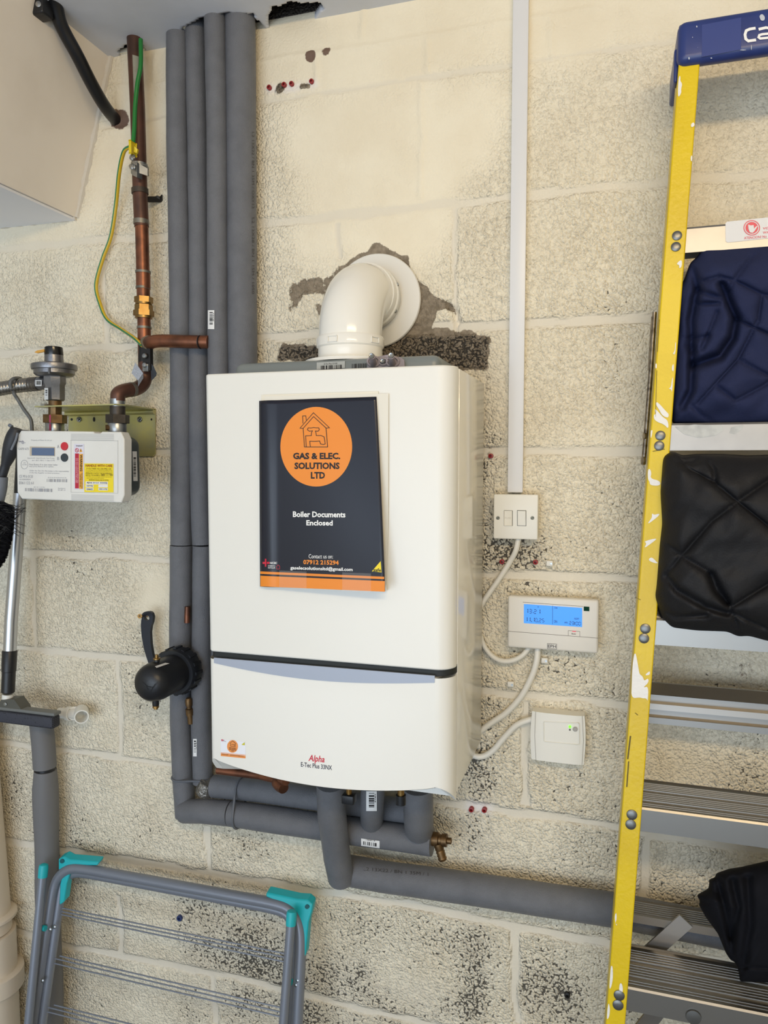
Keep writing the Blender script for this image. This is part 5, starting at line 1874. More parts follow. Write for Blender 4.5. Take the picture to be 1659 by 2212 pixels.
# ------------------------------------------------------------------ plastic waste tee, lagged drop pipe, soil pipe
tee = thing('waste_pipe_tee', 'short white plastic overflow fitting with an open mouth beside the broom pad', 'pipe fitting', W(160, 1545, -0.03))
a, b_ = W(128, 1540, -0.030), W(172, 1543, -0.032)
MB().cyl(a, b_, 0.0115, None, 24).build('pipe', M_plast, tee)
m2 = MB()
m2.lathe([(0.0150, 0), (0.0155, 0.002), (0.0155, 0.010), (0.0135, 0.011), (0.0135, 0.0)], W(146, 1541, -0.030), b_ - a, 28)
m2.build('collar', M_plast, tee)
MB().cyl(W(160, 1541, -0.032), W(166, 1542, -0.004), 0.0145, 0.017, 24).build('branch', M_plast, tee)
m2 = MB()
axm = Vector((0.62, -0.75, -0.02)).normalized()
m2.lathe([(0.0130, -0.026), (0.0150, -0.024), (0.0155, 0.010), (0.0150, 0.014), (0.0126, 0.014), (0.0118, -0.022), (0.0005, -0.023)], W(176, 1544, -0.040), axm, 30)
m2.build('socket', M_plast, tee, 40)
dpp = thing('insulated_pipe', 'smooth grey lagged pipe standing behind the clothes airer under the broom pad', 'pipe', W(100, 1800, -0.04))
M_foam2 = mat('smooth_grey_foam', (112, 112, 114), 0.6, bump=(300, 0.001, 0.3))
YD = -0.045
m2 = MB()
P = dense([W(88, 1548, YD), W(94, 1610, YD), W(97, 1657, YD)], 0.01)
m2.tube(P, 0.0245, 24)
m2.build('foam_sleeve', M_foam2, dpp, 55)
pb = W(112, 2300, YD)
P = dense([W(98, 1663, YD), W(98, 1700, YD), W(102, 1850, YD), W(108, 2100, YD), Vector((W(110, 2212, YD).x, YD, FLOOR))], 0.02)
m2 = MB()
m2.tube(P, [0.0235] + [0.0265 + 0.001 * math.sin(i * 0.6) for i in range(1, len(P))], 24)
m2.build('foam_sleeve', M_foam2, dpp, 55)
MB().tube([W(97, 1655, YD), W(98, 1666, YD)], 0.0205, 20).build('tape_band', M_black, dpp)
soil = thing('soil_pipe', 'cream painted soil pipe at the very edge beside the lagged drop pipe', 'pipe', Vector((-1.1, -0.06, FLOOR)))
M_cream = mat('cream_gloss_paint', (226, 212, 192), 0.4)
sxr = W(22, 2050, -0.06).x
ctr = sxr - 0.055
m2 = MB()
za, zb_ = W(0, 1700, -0.06).z, FLOOR
m2.lathe([(0.050, 0), (0.050, 0.5)], (ctr - 0.004, -0.062, W(20, 2020, -0.06).z), (-0.06, 0, 1), 32)
m2.lathe([(0.055, 0), (0.055, FLOOR * -1 - 0.2 + W(20, 2020, -0.06).z + 0.2)], (ctr + 0.006, -0.062, FLOOR), (-0.01, 0, 1), 32)
m2.build('pipe', M_cream, soil, 50)
m2 = MB()
for v, r, h in ((1990, 0.0555, 0.012), (2140, 0.066, 0.045)):
    m2 = MB().lathe([(r - 0.004, 0), (r, 0.003), (r, h - 0.003), (r - 0.004, h)], (ctr + 0.004, -0.062, W(20, v, -0.06).z), (0, 0, 1), 32)
    m2.build('collar', M_cream, soil, 40)

# ------------------------------------------------------------------ broom with pole, hand brush
YP = -0.048
brm = thing('floor_scrubber', 'aluminium-poled floor scrubber propped upside down with a black mesh pad', 'mop', W(60, 1570, -0.1))
yq = lambda v: -0.035 - (v - 960) / 560 * 0.055
m2 = MB()
P = [W(44, 1055, yq(1055)), W(36, 1180, yq(1180)), W(24, 1340, yq(1340)), W(21, 1412, yq(1412))]
m2.tube(dense(P, 0.02), 0.0135, 20)
m2.build('pole', mat('satin_aluminium', (196, 198, 202), 0.28, metal=0.9), brm, 60)
MB().tube(dense([W(54, 930, yq(930)), W(46, 1066, yq(1066))], 0.02), 0.0150, 20).build('grip', M_black, brm)
m2 = MB()
m2.lathe([(0.0145, 0), (0.0155, 0.002), (0.0150, 0.045), (0.0140, 0.046), (0.0138, 0.090), (0.010, 0.093)], W(21, 1405, yq(1405)), W(17, 1500, yq(1500)) - W(21, 1405, yq(1405)), 24)
m2.build('collar', M_black, brm)
MB().cyl(W(17, 1500, yq(1500)), W(16, 1512, yq(1512)), 0.0115, None, 20).build('ferrule', M_plast, brm)
yh = yq(1535)
m2 = MB()
m2.prism([W(2, 1512, yh - 0.01), W(30, 1511, yh - 0.01), W(44, 1530, yh - 0.01), W(46, 1536, yh - 0.01), W(-12, 1536, yh - 0.01)], (0, 0.028, 0))
jt = m2.build('swivel_joint', mat('olive_grey_plastic', (84, 84, 78), 0.45), brm, 25)
MB().lathe([(0.004, 0), (0.004, 0.0014), (0.0015, 0.002)], W(12, 1521, yh - 0.0105), (0, -1, 0), 14).build('pivot_pin', M_steel, jt)
hx0, hx1 = W(-150, 1550, yh).x, W(125, 1550, yh).x
m2 = MB()
m2.rbox((hx0, yh - 0.011, W(60, 1536, yh).z - 0.001), (hx1, yh + 0.011, W(60, 1532, yh).z + 0.002), 0.002)
m2.build('head_plate', mat('grey_head_plastic', (112, 114, 112), 0.45), brm)


def mesh_pad_material():
    m = bpy.data.materials.new('black_mesh_fabric')
    m.use_nodes = True
    nt = m.node_tree
    b = nt.nodes['Principled BSDF']
    b.inputs['Roughness'].default_value = 0.7
    pos = node(nt, 'ShaderNodeNewGeometry').outputs['Position']
    vor = node(nt, 'ShaderNodeTexVoronoi', feature='DISTANCE_TO_EDGE')
    vor.inputs['Scale'].default_value = 260
    vor.inputs['Randomness'].default_value = 0.25
    nt.links.new(pos, vor.inputs['Vector'])
    c = mixc(nt, maprange(nt, vor.outputs['Distance'], 0.10, 0.22), lin((58, 60, 70)), lin((14, 14, 18)))
    nt.links.new(c, b.inputs['Base Color'])
    return m


m2 = MB()
m2.rbox((hx0, yh - 0.014, W(60, 1571, yh - 0.014).z + 0.001), (W(114, 1550, yh - 0.012).x, yh + 0.012, W(60, 1537, yh).z), 0.006, 3)
m2.build('mesh_pad', mesh_pad_material(), brm)

hb = thing('hand_brush', 'black hand brush with a soft grip handle and long black bristles', 'brush', W(10, 1150, -0.19))
yb = -0.185
m2 = MB()
hp = [W(36, 926, yb), W(31, 945, yb), W(22, 975, yb), W(12, 1005, yb), W(2, 1035, yb), W(-10, 1065, yb), W(-14, 1090, yb), W(-16, 1120, yb)]
m2.tube(smooth(hp, 6), [0.0085 + 0.0075 * math.sin(math.pi * min(1, (i + 2) / 20)) for i in range(len(smooth(hp, 6)))], 16)
m2.build('handle', mat('soft_black_rubber', (40, 42, 48), 0.5), hb, 60)
m2 = MB()
m2.tube([W(38, 935, yb - 0.011), W(34, 950, yb - 0.013), W(24, 972, yb - 0.018)], 0.002, 8)
m2.build('grip_edge', mat('grey_rubber', (112, 118, 128), 0.5), hb)
m2 = MB()
m2.tube(smooth([W(3, 1030, yb - 0.003), W(1, 1055, yb - 0.003), W(-6, 1085, yb - 0.003)], 6), 0.012, 14)
m2.build('grip_inlay', mat('grey_rubber', (112, 118, 128), 0.5), hb, 60)
m2 = MB()
m2.tube([W(26, 922, yb), W(20, 918, yb)], 0.0035, 8)
m2.build('hanging_eye', mat('grey_rubber', (112, 118, 128), 0.5), hb)
m2 = MB()
m2.rbox(W(-75, 1150, yb + 0.010), W(-14, 1086, yb - 0.010), 0.005)
m2.build('brush_block', mat('brown_brush_block', (120, 84, 60), 0.5), hb)
# bristles fan out of the block
m2 = MB()
rr = random.Random(5)
root_c = W(-30, 1120, yb)
for k in range(2600):
    v0 = rr.uniform(1080, 1225)
    u0 = rr.uniform(-60, -12)
    f = (v0 - 1080) / 145
    reach = 52 * math.sqrt(max(0.05, 1 - (f * 1.0) ** 2.2)) * rr.uniform(0.80, 1.0)
    y0, y1 = yb + rr.uniform(-0.012, 0.012), yb + rr.uniform(-0.020, 0.020)
    a = W(u0, v0 - 6, y0)
    b_ = W(-20 + reach, v0 + rr.uniform(-4, 14) + 14 * (1 - f), y1)
    mid_ = a.lerp(b_, 0.5) + Vector((0, 0, rr.uniform(-0.002, 0.003)))
    m2.tube([a, mid_, b_], [0.0012, 0.0011, 0.0007], 3, False)
for k in range(26):
    a = W(-10, rr.uniform(1075, 1180), yb - 0.012)
    b_ = W(rr.uniform(38, 58), rr.uniform(1085, 1160) if k % 2 else rr.uniform(1095, 1118), yb - 0.02)
    m2.tube([a, a.lerp(b_, 0.5) + Vector((0, 0, 0.003)), b_], [0.0009, 0.0008, 0.0004], 4, False)
bo = m2.build('bristles', mat('black_bristle', (18, 18, 22), 0.45), hb, 60, normals=False)
bo['kind'] = 'stuff'

# ------------------------------------------------------------------ clothes airer leaning on the wall
ZA = -0.655
AP = ((0, -0.060, ZA), (0, 1, -0.20))            # leaning plane
AP2 = ((0, -0.086, ZA), (0, 1, -0.20))
AP3 = ((0, -0.048, ZA), (0, 1, -0.20))
C = lambda x, y: (x / 2.3042, 1650 + y / 2.3043)
air = thing('clothes_airer', 'folded grey metal clothes airer with turquoise corners leaning on the wall', 'clothes airer', (-0.45, -0.2, FLOOR))
M_air = mat('airer_grey_paint', (126, 132, 144), 0.34, metal=0.25)
M_teal = mat('turquoise_plastic', (28, 176, 186), 0.42)


def ap(x, y, pl=AP):
    return PL(*C(x, y), *pl)


def tofloor(p, q):
    """carry a leg on to the floor"""
    d = q - p
    return p + d * ((FLOOR + 0.01 - p.z) / d.z)


lt, lb_ = ap(262, 640), ap(165, 1290)
rt, rb_ = ap(1490, 800), ap(1480, 1290)
fr1 = [tofloor(lt, lb_), lt, ap(285, 565), ap(345, 518), ap(420, 522), ap(1380, 697), ap(1450, 725), ap(1488, 790), ap(1500, 880), ap(1484, 1290)]
fr1[-1] = tofloor(ap(1503, 900), ap(1484, 1290))
MB().tube(fillet(fr1, 0.035, 6), 0.0108, 14).build('outer_frame', M_air, air, 60)
lt2 = ap(300, 660, AP3)
fr2 = [tofloor(lt2, ap(210, 1290, AP3)), lt2, ap(312, 580, AP3), ap(365, 540, AP3), ap(430, 545, AP3), ap(1370, 722, AP3), ap(1430, 745, AP3), ap(1462, 800, AP3), ap(1478, 890, AP3)]
fr2.append(tofloor(ap(1478, 900, AP3), ap(1455, 1290, AP3)))
MB().tube(fillet(fr2, 0.035, 6), 0.0098, 14).build('inner_frame', M_air, air, 60)
for (a, b2) in (((215, 535), (142, 1290)), ((1450, 770), (1411, 1290))):
    p, q = ap(*a, AP2), ap(*b2, AP2)
    MB().tube([p, tofloor(p, q)], 0.0090, 14).build('leg', M_air, air)
    d = (p - q).normalized()
    m2 = MB().lathe([(0.0099, -0.012), (0.0102, 0.008), (0.0090, 0.0135), (0.0045, 0.016)], p, d, 18)
    m2.build('end_cap', M_teal, air)
for poly in ([(290, 475), (318, 463), (345, 478), (490, 490), (484, 508), (400, 506), (352, 530), (330, 600), (318, 690), (294, 706), (298, 600), (308, 556), (290, 525)],
             [(1325, 642), (1480, 676), (1530, 680), (1556, 702), (1550, 742), (1535, 790), (1520, 960), (1500, 960), (1502, 840), (1478, 760), (1425, 708), (1322, 662)]):
    P = [PL(*C(*p), (0, -0.064, ZA), (0, 1, -0.20)) for p in poly]
    m2 = MB().prism(P, (0, 0.020, 0.004))
    o = m2.build('corner_bracket', M_teal, air, 30)
    bv = o.modifiers.new('edge', 'BEVEL')
    bv.width, bv.segments, bv.limit_method, bv.angle_limit = 0.0025, 2, 'ANGLE', math.radians(40)
for u, v in ((308, 485), (1528, 712)):
    m2 = MB()
    P = [PL(*C(u + 11 * math.cos(t), v + 11 * math.sin(t)), (0, -0.0655, ZA), (0, 1, -0.2)) for t in np.linspace(0, 2 * math.pi, 18)[:-1]]
    m2.prism(P, (0, 0.001, 0))
    m2.build('bracket_eye', mat('teal_shade', (10, 84, 92), 0.6), air)
for x0, y0, x1_, y1_ in ((300, 716, 1418, 944), (275, 728, 1415, 962), (270, 742, 1415, 985), (298, 956, 1400, 1214), (262, 966, 1398, 1236), (238, 985, 1395, 1258), (270, 1200, 1390, 1480), (232, 1210, 1390, 1500), (205, 1226, 1390, 1526)):
    p, q = ap(x0, y0, AP3), ap(x1_, y1_, AP3)
    q.z, q.y = p.z, p.y
    q = PL(*C(x1_, y1_), *AP3)
    MB().tube([p, q], 0.0015, 8).build('wire', M_air, air)
for k in range(1, 6):
    p, q = ap(200 - 25 * k, 1220 + 240 * k, AP3), ap(1388, 1520 + 265 * k, AP3)
    if p.z > FLOOR + 0.05 and q.z > FLOOR + 0.05:
        MB().tube([p, q], 0.0015, 8).build('wire', M_air, air)
for u, v in ((250, 823), (272, 811), (212, 1078), (1482, 1078), (1474, 1100)):
    MB().lathe([(0.0042, 0), (0.004, 0.0015), (0.002, 0.0028)], ap(u, v, ((0, -0.0685, ZA), (0, 1, -0.2))), (0, -1, 0.2), 14).build('rivet', M_steel, air)
for u, v in ((219, 818), (1443, 1085)):
    MB().lathe([(0.006, -0.004), (0.006, 0.004)], ap(u, v, ((0, -0.075, ZA), (0, 1, -0.2))), (1, 0, 0), 12).build('hinge_spacer', M_teal, air)

# ------------------------------------------------------------------ stepladder
LADN = (0, 1, -0.04)
LAD0 = (0, -0.165, 0.79)


def yl(z_):
    return -0.165 - (0.79 - z_) * 0.04


def L(u, v, off=0.0):
    return PL(u, v, (0, -0.165 + off, 0.79), LADN)


lad = thing('stepladder', 'yellow fibreglass stepladder with aluminium treads and blue cap folded against the wall', 'ladder', (0.62, -0.15, FLOOR))
M_yl = mat('yellow_fibreglass', (226, 196, 14), 0.38, bump=(160, 0.0012, 0.35), vary=(6, (210, 178, 14), 0.8))
M_tread = mat('shaded_aluminium', (150, 147, 142), 0.34, metal=0.9, vary=(18, (150, 146, 140), 0.7))
M_lalu = mat('ladder_aluminium', (168, 165, 161), 0.42, metal=0.85, vary=(9, (146, 144, 142), 0.6))
zt_, zbm = 0.80, FLOOR + 0.03


def railx(z_):
    # outer edge and inner edge of the near rail, as read
    pT, pB = L(1466, 140), L(1309, 2200)
    qT, qB = L(1512, 137), L(1351, 2200)
    t = (z_ - pB.z) / (pT.z - pB.z)
    return pB.x + (pT.x - pB.x) * t, qB.x + (qT.x - qB.x) * t


MID = 0.665


def rail(mirror):
    m = MB()
    for z0, z1 in ((zbm, zt_),):
        a0, a1 = railx(z0)
        b0, b1 = railx(z1)
        y0, y1 = yl(z0), yl(z1)
        f = (lambda x: 2 * MID - x) if mirror else (lambda x: x)
        D, T = 0.062, 0.004
        sec = lambda o, i, y: [(o, y), (i, y), (i, y + T), (o + T * 1.0, y + T), (o + T, y + D - T), (i, y + D - T), (i, y + D), (o, y + D)]
        A = [(f(x), y, z0) for x, y in sec(a0, a1, y0)]
        B = [(f(x), y, z1) for x, y in sec(b0, b1, y1)]
        n = 8
        m.add(A + B, [tuple(range(n)), tuple(range(2 * n - 1, n - 1, -1))] + [(i, i + n, (i + 1) % n + n, (i + 1) % n) for i in range(n)])
    o = m.build('rail', M_yl, lad, 30)
    bv = o.modifiers.new('edge', 'BEVEL')
    bv.width, bv.segments, bv.limit_method, bv.angle_limit = 0.0022, 3, 'ANGLE', math.radians(60)
    return o


rl_, rr_ = rail(False), rail(True)
# rear legs, folded flat behind
for mir in (False, True):
    m = MB()
    f = (lambda x: 2 * MID - x) if mir else (lambda x: x)
    p0, p1_ = railx(zbm), railx(zt_ - 0.05)
    P = []
    for (o_, i_), z_ in ((p0, zbm), (p1_, zt_ - 0.05)):
        y_ = yl(z_) + 0.078
        P.append([(f(o_ + 0.006), y_, z_), (f(i_ + 0.0), y_, z_), (f(i_), y_ + 0.045, z_), (f(o_ + 0.006), y_ + 0.045, z_)])
    m.add(P[0] + P[1], [(0, 1, 2, 3), (7, 6, 5, 4), (0, 4, 5, 1), (1, 5, 6, 2), (2, 6, 7, 3), (3, 7, 4, 0)])
    m.build('rear_leg', M_yl, lad, 30)
# cap
cap = MB()
zc0, zc1 = L(1500, 132, -0.012).z, L(1500, 38, -0.012).z
cxl = L(1464, 80, -0.012).x
yc = yl(0.82) - 0.012
cap.rbox((cxl, yc, zc0), (2 * MID - cxl, yc + 0.026, zc1), 0.012, 5)
cap.rbox((cxl + 0.002, yc + 0.010, zc1 - 0.0075), (2 * MID - cxl - 0.002, -0.055, zc1 - 0.001), 0.003, 3)
for x_ in (cxl, 2 * MID - cxl - 0.014):
    cap.rbox((x_, yc + 0.012, zc0 + 0.010), (x_ + 0.014, -0.016, zc1 - 0.008), 0.004, 3)
M_blue = mat('navy_blue_plastic', (44, 60, 122), 0.36, bump=(60, 0.001, 0.2), vary=(14, (38, 52, 108), 0.7))
capo = cap.build('top_cap', M_blue, lad, 40)
m = MB()
zfl = W(1458, 186, yc + 0.03).z
for x_ in (cxl - 0.003, 2 * MID - cxl - 0.003):
    m.rbox((x_, yc + 0.018, zfl), (x_ + 0.006, yc + 0.040, zc1 - 0.03), 0.0028)
m.build('cap_flange', M_blue, capo)
m = MB()
cfs = on(yc - 0.0005)
cfp = on(yc - 0.0011)
quad(m, (1516, 54, 1601, 123), cfs, -0.19)
m.build('cap_panel', mat('navy_panel', (52, 68, 132), 0.32), capo, normals=False)
m = MB()
V = lambda x, y: (1300 + x / 3.95, y / 3.95)


def arc(c, r, a0, a1, n=14):
    return [(c[0] + r[0] * math.cos(t), c[1] + r[1] * math.sin(t)) for t in np.linspace(a0, a1, n)]


# large rounded letters, the second cut by the frame
cpts = [V(1312, 240), V(1262, 248), V(1232, 262), V(1222, 295), V(1228, 332), V(1250, 350), V(1316, 340)]
line(m, cpts, 6.0, cfp)
apts = [V(1338, 250), V(1400, 236), V(1430, 240), V(1450, 258), V(1452, 322)]
line(m, apts, 6.0, cfp)
line(m, [V(1452, 284), V(1370, 292), V(1344, 300), V(1338, 318), V(1352, 328), V(1400, 324), V(1452, 316)], 5.2, cfp)
m.build('lettering', M_wprint, capo, normals=False)
M_splash = mat('white_paint_splash', (236, 234, 230), 0.5, bump=(120, 0.002, 0.6))


def blob(mb, pts, surf):
    P = [np.array(p, float) for p in pts]
    for _ in range(2):                      # round the corners
        P = [q for a, b in zip(P, P[1:] + P[:1]) for q in (a * 0.75 + b * 0.25, a * 0.25 + b * 0.75)]
    mb.face([surf(*p) for p in P])


m = MB()
for bx in ((1487, 122, 1490, 130), (1495, 79, 1497, 82), (1507, 102, 1508, 103), (1534, 124, 1539, 127), (1503, 55, 1507, 60), (1640, 30, 1653, 46), (1622, 96, 1624, 109), (1598, 107, 1612, 109)):
    a0, b0, a1, b1 = bx
    blob(m, [(a0 + (a1 - a0) * (0.5 + (0.3 + 0.25 * random.random()) * math.cos(k)), b0 + (b1 - b0) * (0.5 + (0.3 + 0.25 * random.random()) * math.sin(k))) for k in np.linspace(0, 5.6, 9)], cfp)
m.build('paint_splash', mat('grey_paint_splash', (190, 196, 208), 0.5), capo, normals=False)
# treads: ribbed top, smooth riser
STEPS = [(488, 543), (914, 973), (1337, 1395), (1748, 1800), (2138, 2190)]
zst = []
for v0, v1 in STEPS:
    u0 = 1520
    # heights at the left end of the riser, read along lines towards the vanishing point
    ua = {488: 1484, 914: 1447, 1337: 1414, 1748: 1385, 2138: 1357}[v0]
    zst.append((L(ua, v0, -0.002).z, L(ua, v1, -0.002).z))
zst += [(zst[-1][0] - 0.292, zst[-1][1] - 0.292)]
LAB = None
for k, (z1, z0) in enumerate(zst):
    if z0 < FLOOR + 0.03:
        continue
    o0, i0_ = railx(z0)
    xa_, xb_ = o0 + 0.006, 2 * MID - o0 - 0.006
    y0 = yl((z0 + z1) / 2) + 0.0045
    D = 0.084 if k < 2 else 0.112
    prof = [(y0, z0), (y0, z1 - 0.003), (y0 + 0.002, z1)]
    ridges = 16
    for r in range(ridges):
        yy = y0 + 0.004 + (D - 0.010) * r / ridges
        wdt = (D - 0.010) / ridges
        hgt = 0.0022 if r % 6 not in (3,) else -0.002
        if r % 6 == 3:
            prof += [(yy, z1 - 0.0022), (yy + wdt * 0.9, z1 - 0.0022)]
        else:
            prof += [(yy, z1), (yy + wdt * 0.45, z1), (yy + wdt * 0.5, z1 - 0.0018), (yy + wdt * 0.9, z1 - 0.0018)]
    prof += [(y0 + D - 0.004, z1), (y0 + D, z1 - 0.002), (y0 + D, z0 + 0.012), (y0 + D - 0.003, z0 + 0.012), (y0 + D - 0.003, z1 - 0.004), (y0 + 0.004, z1 - 0.005), (y0 + 0.004, z0)]
    m = MB()
    m.prism([(xa_, y, z_) for y, z_ in prof], (xb_ - xa_, 0, 0))
    so_ = m.build('tread', M_tread if k > 1 else M_lalu, lad, 20)  # one aluminium: the upper treads' lamp light is put into a lighter copy
    if k == 0:
        sfl, sfl2 = on(y0 - 0.0006), on(y0 - 0.0012)
        m = MB()
        m.face([sfl(1567, 483), sfl(1570, 479), sfl(1720, 463), sfl(1722, 508), sfl(1572, 524), sfl(1567.5, 521)])
        ls = m.build('warning_label', mat('label_silver', (214, 216, 220), 0.4), so_, normals=False)
        m = MB()
        disc(m, 1624, 492, 17.8, 16.5, sfl2, 36, 0.90)
        disc(m, 1624, 492, 13.6, 12.6, sfl2, 30)
        write(m, 'ATENCION! No', (1607.5, 511.5, 1656, 517), sfl2, -0.075, 0.005)
        write(m, 'VOID', (1648, 491, 1670, 496), sfl2, -0.1, 0.01)
        write(m, 'WARN', (1648, 500, 1672, 505), sfl2, -0.1, 0.01)
        m.build('red_print', mat('faded_red_print', (224, 84, 96), 0.5), ls, normals=False)
        m = MB()
        sfl3 = on(y0 - 0.0018)
        m.face([sfl3(1616, 485), sfl3(1622, 487), sfl3(1628, 486), sfl3(1629, 494), sfl3(1633, 489), sfl3(1637, 488), sfl3(1630, 499), sfl3(1626, 503), sfl3(1620, 502), sfl3(1617, 495)])
        m.build('hand_symbol', mat('label_silver', (214, 216, 220), 0.4), ls, normals=False)
    if k == 1:
        sfl = on(y0 - 0.0006)
        m = MB()
        m.face([sfl(1458, 922), sfl(1500, 917), sfl(1560, 919), sfl(1562, 930), sfl(1545, 941), sfl(1510, 946), sfl(1478, 938)])
        m.face([sfl(1576, 935), sfl(1580, 923), sfl(1606, 918), sfl(1602, 927), sfl(1588, 938)])
        m.build('paint_smear', mat('pale_grey_smear', (196, 198, 196), 0.5, vary=(60, (170, 172, 172), 0.9)), so_, normals=False)
# rivets in pairs on the rail face
RV = [((1462.5, 509), (1460, 533)), ((1426.5, 941), (1424, 963)), ((1394, 1358), (1391, 1379)), ((1365, 1760), (1362.5, 1781)), ((1337.5, 2150), (1335, 2171))]
for pr in RV:
    for u, v in pr:
        c = L(u, v, -0.0005)
        r = 10.6 * mpp(u, v, -0.18)
        for mir in (False, True):
            cc = Vector((2 * MID - c.x, c.y, c.z)) if mir else c
            MB().lathe([(r, 0), (r * 0.97, 0.0009), (r * 0.75, 0.0017), (r * 0.4, 0.0021), (r * 0.05, 0.0022)], cc, (0, -1, 0.04), 24).build('rivet', mat('dull_rivet', (120, 120, 118), 0.36, metal=0.85), lad)
# chips and drips of white paint on the near rail
m = MB()
Ls = lambda u, v: L(u, v, -0.0012)
c2p = lambda x, y: (1300 + x / 3.95, y / 3.95)
c3p = lambda x, y: (1300 + x / 4.621, 540 + y / 4.621)
c4p = lambda x, y: (1300 + x / 4.424, 950 + y / 4.424)
c5p = lambda x, y: (1250 + x / 4.056, 1400 + y / 4.056)
c6p = lambda x, y: (1250 + x / 4.056, 1800 + y / 4.056)
for f, pts in ((c2p, [(662, 640), (672, 660), (668, 690), (688, 715), (675, 765), (680, 790), (655, 832), (648, 800), (652, 700)]), (c2p, [(758, 1060), (785, 1040), (795, 1070), (765, 1090)]),
               (c2p, [(760, 1330), (772, 1325), (770, 1378), (758, 1372)]), (c3p, [(740, 140), (800, 88), (798, 170), (770, 185), (775, 150)]),
               (c3p, [(545, 1515), (575, 1535), (640, 1610), (672, 1640), (660, 1680), (600, 1650), (570, 1590), (540, 1545)]), (c3p, [(525, 1580), (560, 1610), (610, 1670), (660, 1700), (668, 1790), (620, 1740), (560, 1720), (520, 1690), (520, 1640), (540, 1645)]),
               (c3p, [(735, 910), (742, 935), (730, 1050), (705, 1032), (728, 1015)]), (c3p, [(700, 1160), (718, 1130), (718, 1215), (700, 1205)]), (c3p, [(700, 1290), (712, 1260), (700, 1430), (692, 1390), (665, 1385), (690, 1370)]),
               (c3p, [(488, 1800), (508, 1795), (500, 1850), (488, 1890)]), (c3p, [(535, 1130), (550, 1135), (548, 1185), (535, 1180)]),
               (c4p, [(440, 285), (460, 275), (475, 320), (462, 370), (556, 392), (558, 440), (462, 436), (455, 395), (440, 380)]), (c4p, [(478, 700), (500, 718), (545, 705), (552, 718), (510, 755), (450, 800), (440, 795), (480, 745)]),
               (c4p, [(400, 970), (540, 935), (480, 985), (400, 1040), (430, 990)]), (c4p, [(470, 1120), (500, 1140), (520, 1165), (540, 1180), (500, 1178), (440, 1150)]),
               (c5p, [(490, 40), (505, 60), (528, 200), (535, 230), (560, 245), (575, 290), (608, 260), (615, 300), (560, 350), (612, 330), (605, 470), (595, 440), (560, 440), (540, 432), (460, 440), (465, 320), (470, 180), (480, 90)]),
               (c5p, [(585, 230), (615, 205), (625, 205), (622, 235), (590, 240)]),
               (c6p, [(316, 720), (330, 690), (335, 750), (320, 790), (338, 800), (330, 810), (318, 770)]), (c6p, [(282, 1155), (300, 1170), (300, 1280), (285, 1350), (268, 1370), (275, 1250)]),
               (c6p, [(365, 1310), (380, 1320), (388, 1360), (385, 1398), (355, 1385), (355, 1340)]), (c6p, [(262, 1480), (275, 1530), (270, 1600), (255, 1630), (246, 1625), (252, 1540)])):
    m = MB()
    blob(m, [f(*p) for p in pts], Ls)
    m.build('paint_chip', M_splash, rl_, normals=False)
m = MB()
for a, b2, w in (((1424, 690), (1420, 760), 1.2), ((1419, 800), (1416, 900), 1.0), ((1362, 1590), (1356, 1640), 3.0), ((1358, 1645), (1354, 1700), 2.5), ((1410, 975), (1436, 970), 1.2), ((1372, 1290), (1384, 1296), 0.8), ((1372, 1540), (1378, 1545), 1.2)):
    m = MB()
    line(m, [a, b2], w, Ls)
    m.build('scuff', mat('scuff_brown', (96, 80, 20), 0.6), rl_, normals=False)
# spreader bar folded beside the rail
m = MB()
m.tube([L(1414, 675, 0.055), L(1406, 800, 0.055), L(1396, 930, 0.055), L(1390, 1003, 0.055)], 0.0036, 10)
m.tube([L(1410, 684, 0.060), L(1402, 800, 0.060)], 0.0022, 8)
m.lathe([(0.007, -0.002), (0.007, 0.002)], L(1390, 995, 0.055), (1, 0.3, 0), 14)
m.lathe([(0.006, -0.002), (0.006, 0.002)], L(1393, 942, 0.055), (1, 0.3, 0), 14)
m.build('spreader', mat('pitted_steel', (150, 142, 130), 0.32, metal=0.9, vary=(90, (84, 74, 64), 0.9)), lad)
# rear cross bars
for (v0, v1, u) in ((1484, 1562, 1402),):
    z1, z0 = W(u, v0, -0.085).z, W(u, v1, -0.085).z
    H_ = z1 - z0
    yb_ = -0.085
    prof = [(yb_ + 0.028, z1), (yb_ + 0.010, z1 - H_ * 0.25), (yb_ + 0.016, z1 - H_ * 0.28), (yb_ + 0.016, z1 - H_ * 0.45), (yb_ + 0.004, z1 - H_ * 0.47), (yb_ + 0.002, z1 - H_ * 0.62),
            (yb_ + 0.010, z1 - H_ * 0.65), (yb_ + 0.010, z1 - H_ * 0.80), (yb_, z1 - H_ * 0.83), (yb_, z0), (yb_ + 0.004, z0), (yb_ + 0.034, z1 - 0.002), (yb_ + 0.034, z1)]
    o0, _ = railx(z0)
    m = MB().prism([(o0 + 0.012, y, z_) for y, z_ in prof], (2 * (MID - o0) - 0.024, 0, 0))
    m.build('rear_bar', M_tread, lad, 20)
z1, z0, y0 = W(1370, 1976, -0.095).z, W(1370, 1993, -0.095).z, -0.095
prof = [(y0, z0), (y0, z1)]
for r in range(7):
    yy = y0 + 0.003 + 0.006 * r
    prof += [(yy, z1), (yy + 0.0028, z1), (yy + 0.003, z1 - 0.0016), (yy + 0.0056, z1 - 0.0016)]
prof += [(y0 + 0.047, z1), (y0 + 0.047, z1 - 0.006), (y0 + 0.004, z1 - 0.006), (y0 + 0.004, z0)]
o0, _ = railx(z0)
MB().prism([(o0 + 0.012, y, z_) for y, z_ in prof], (2 * (MID - o0) - 0.024, 0, 0)).build('rear_bar', M_tread, lad, 20)
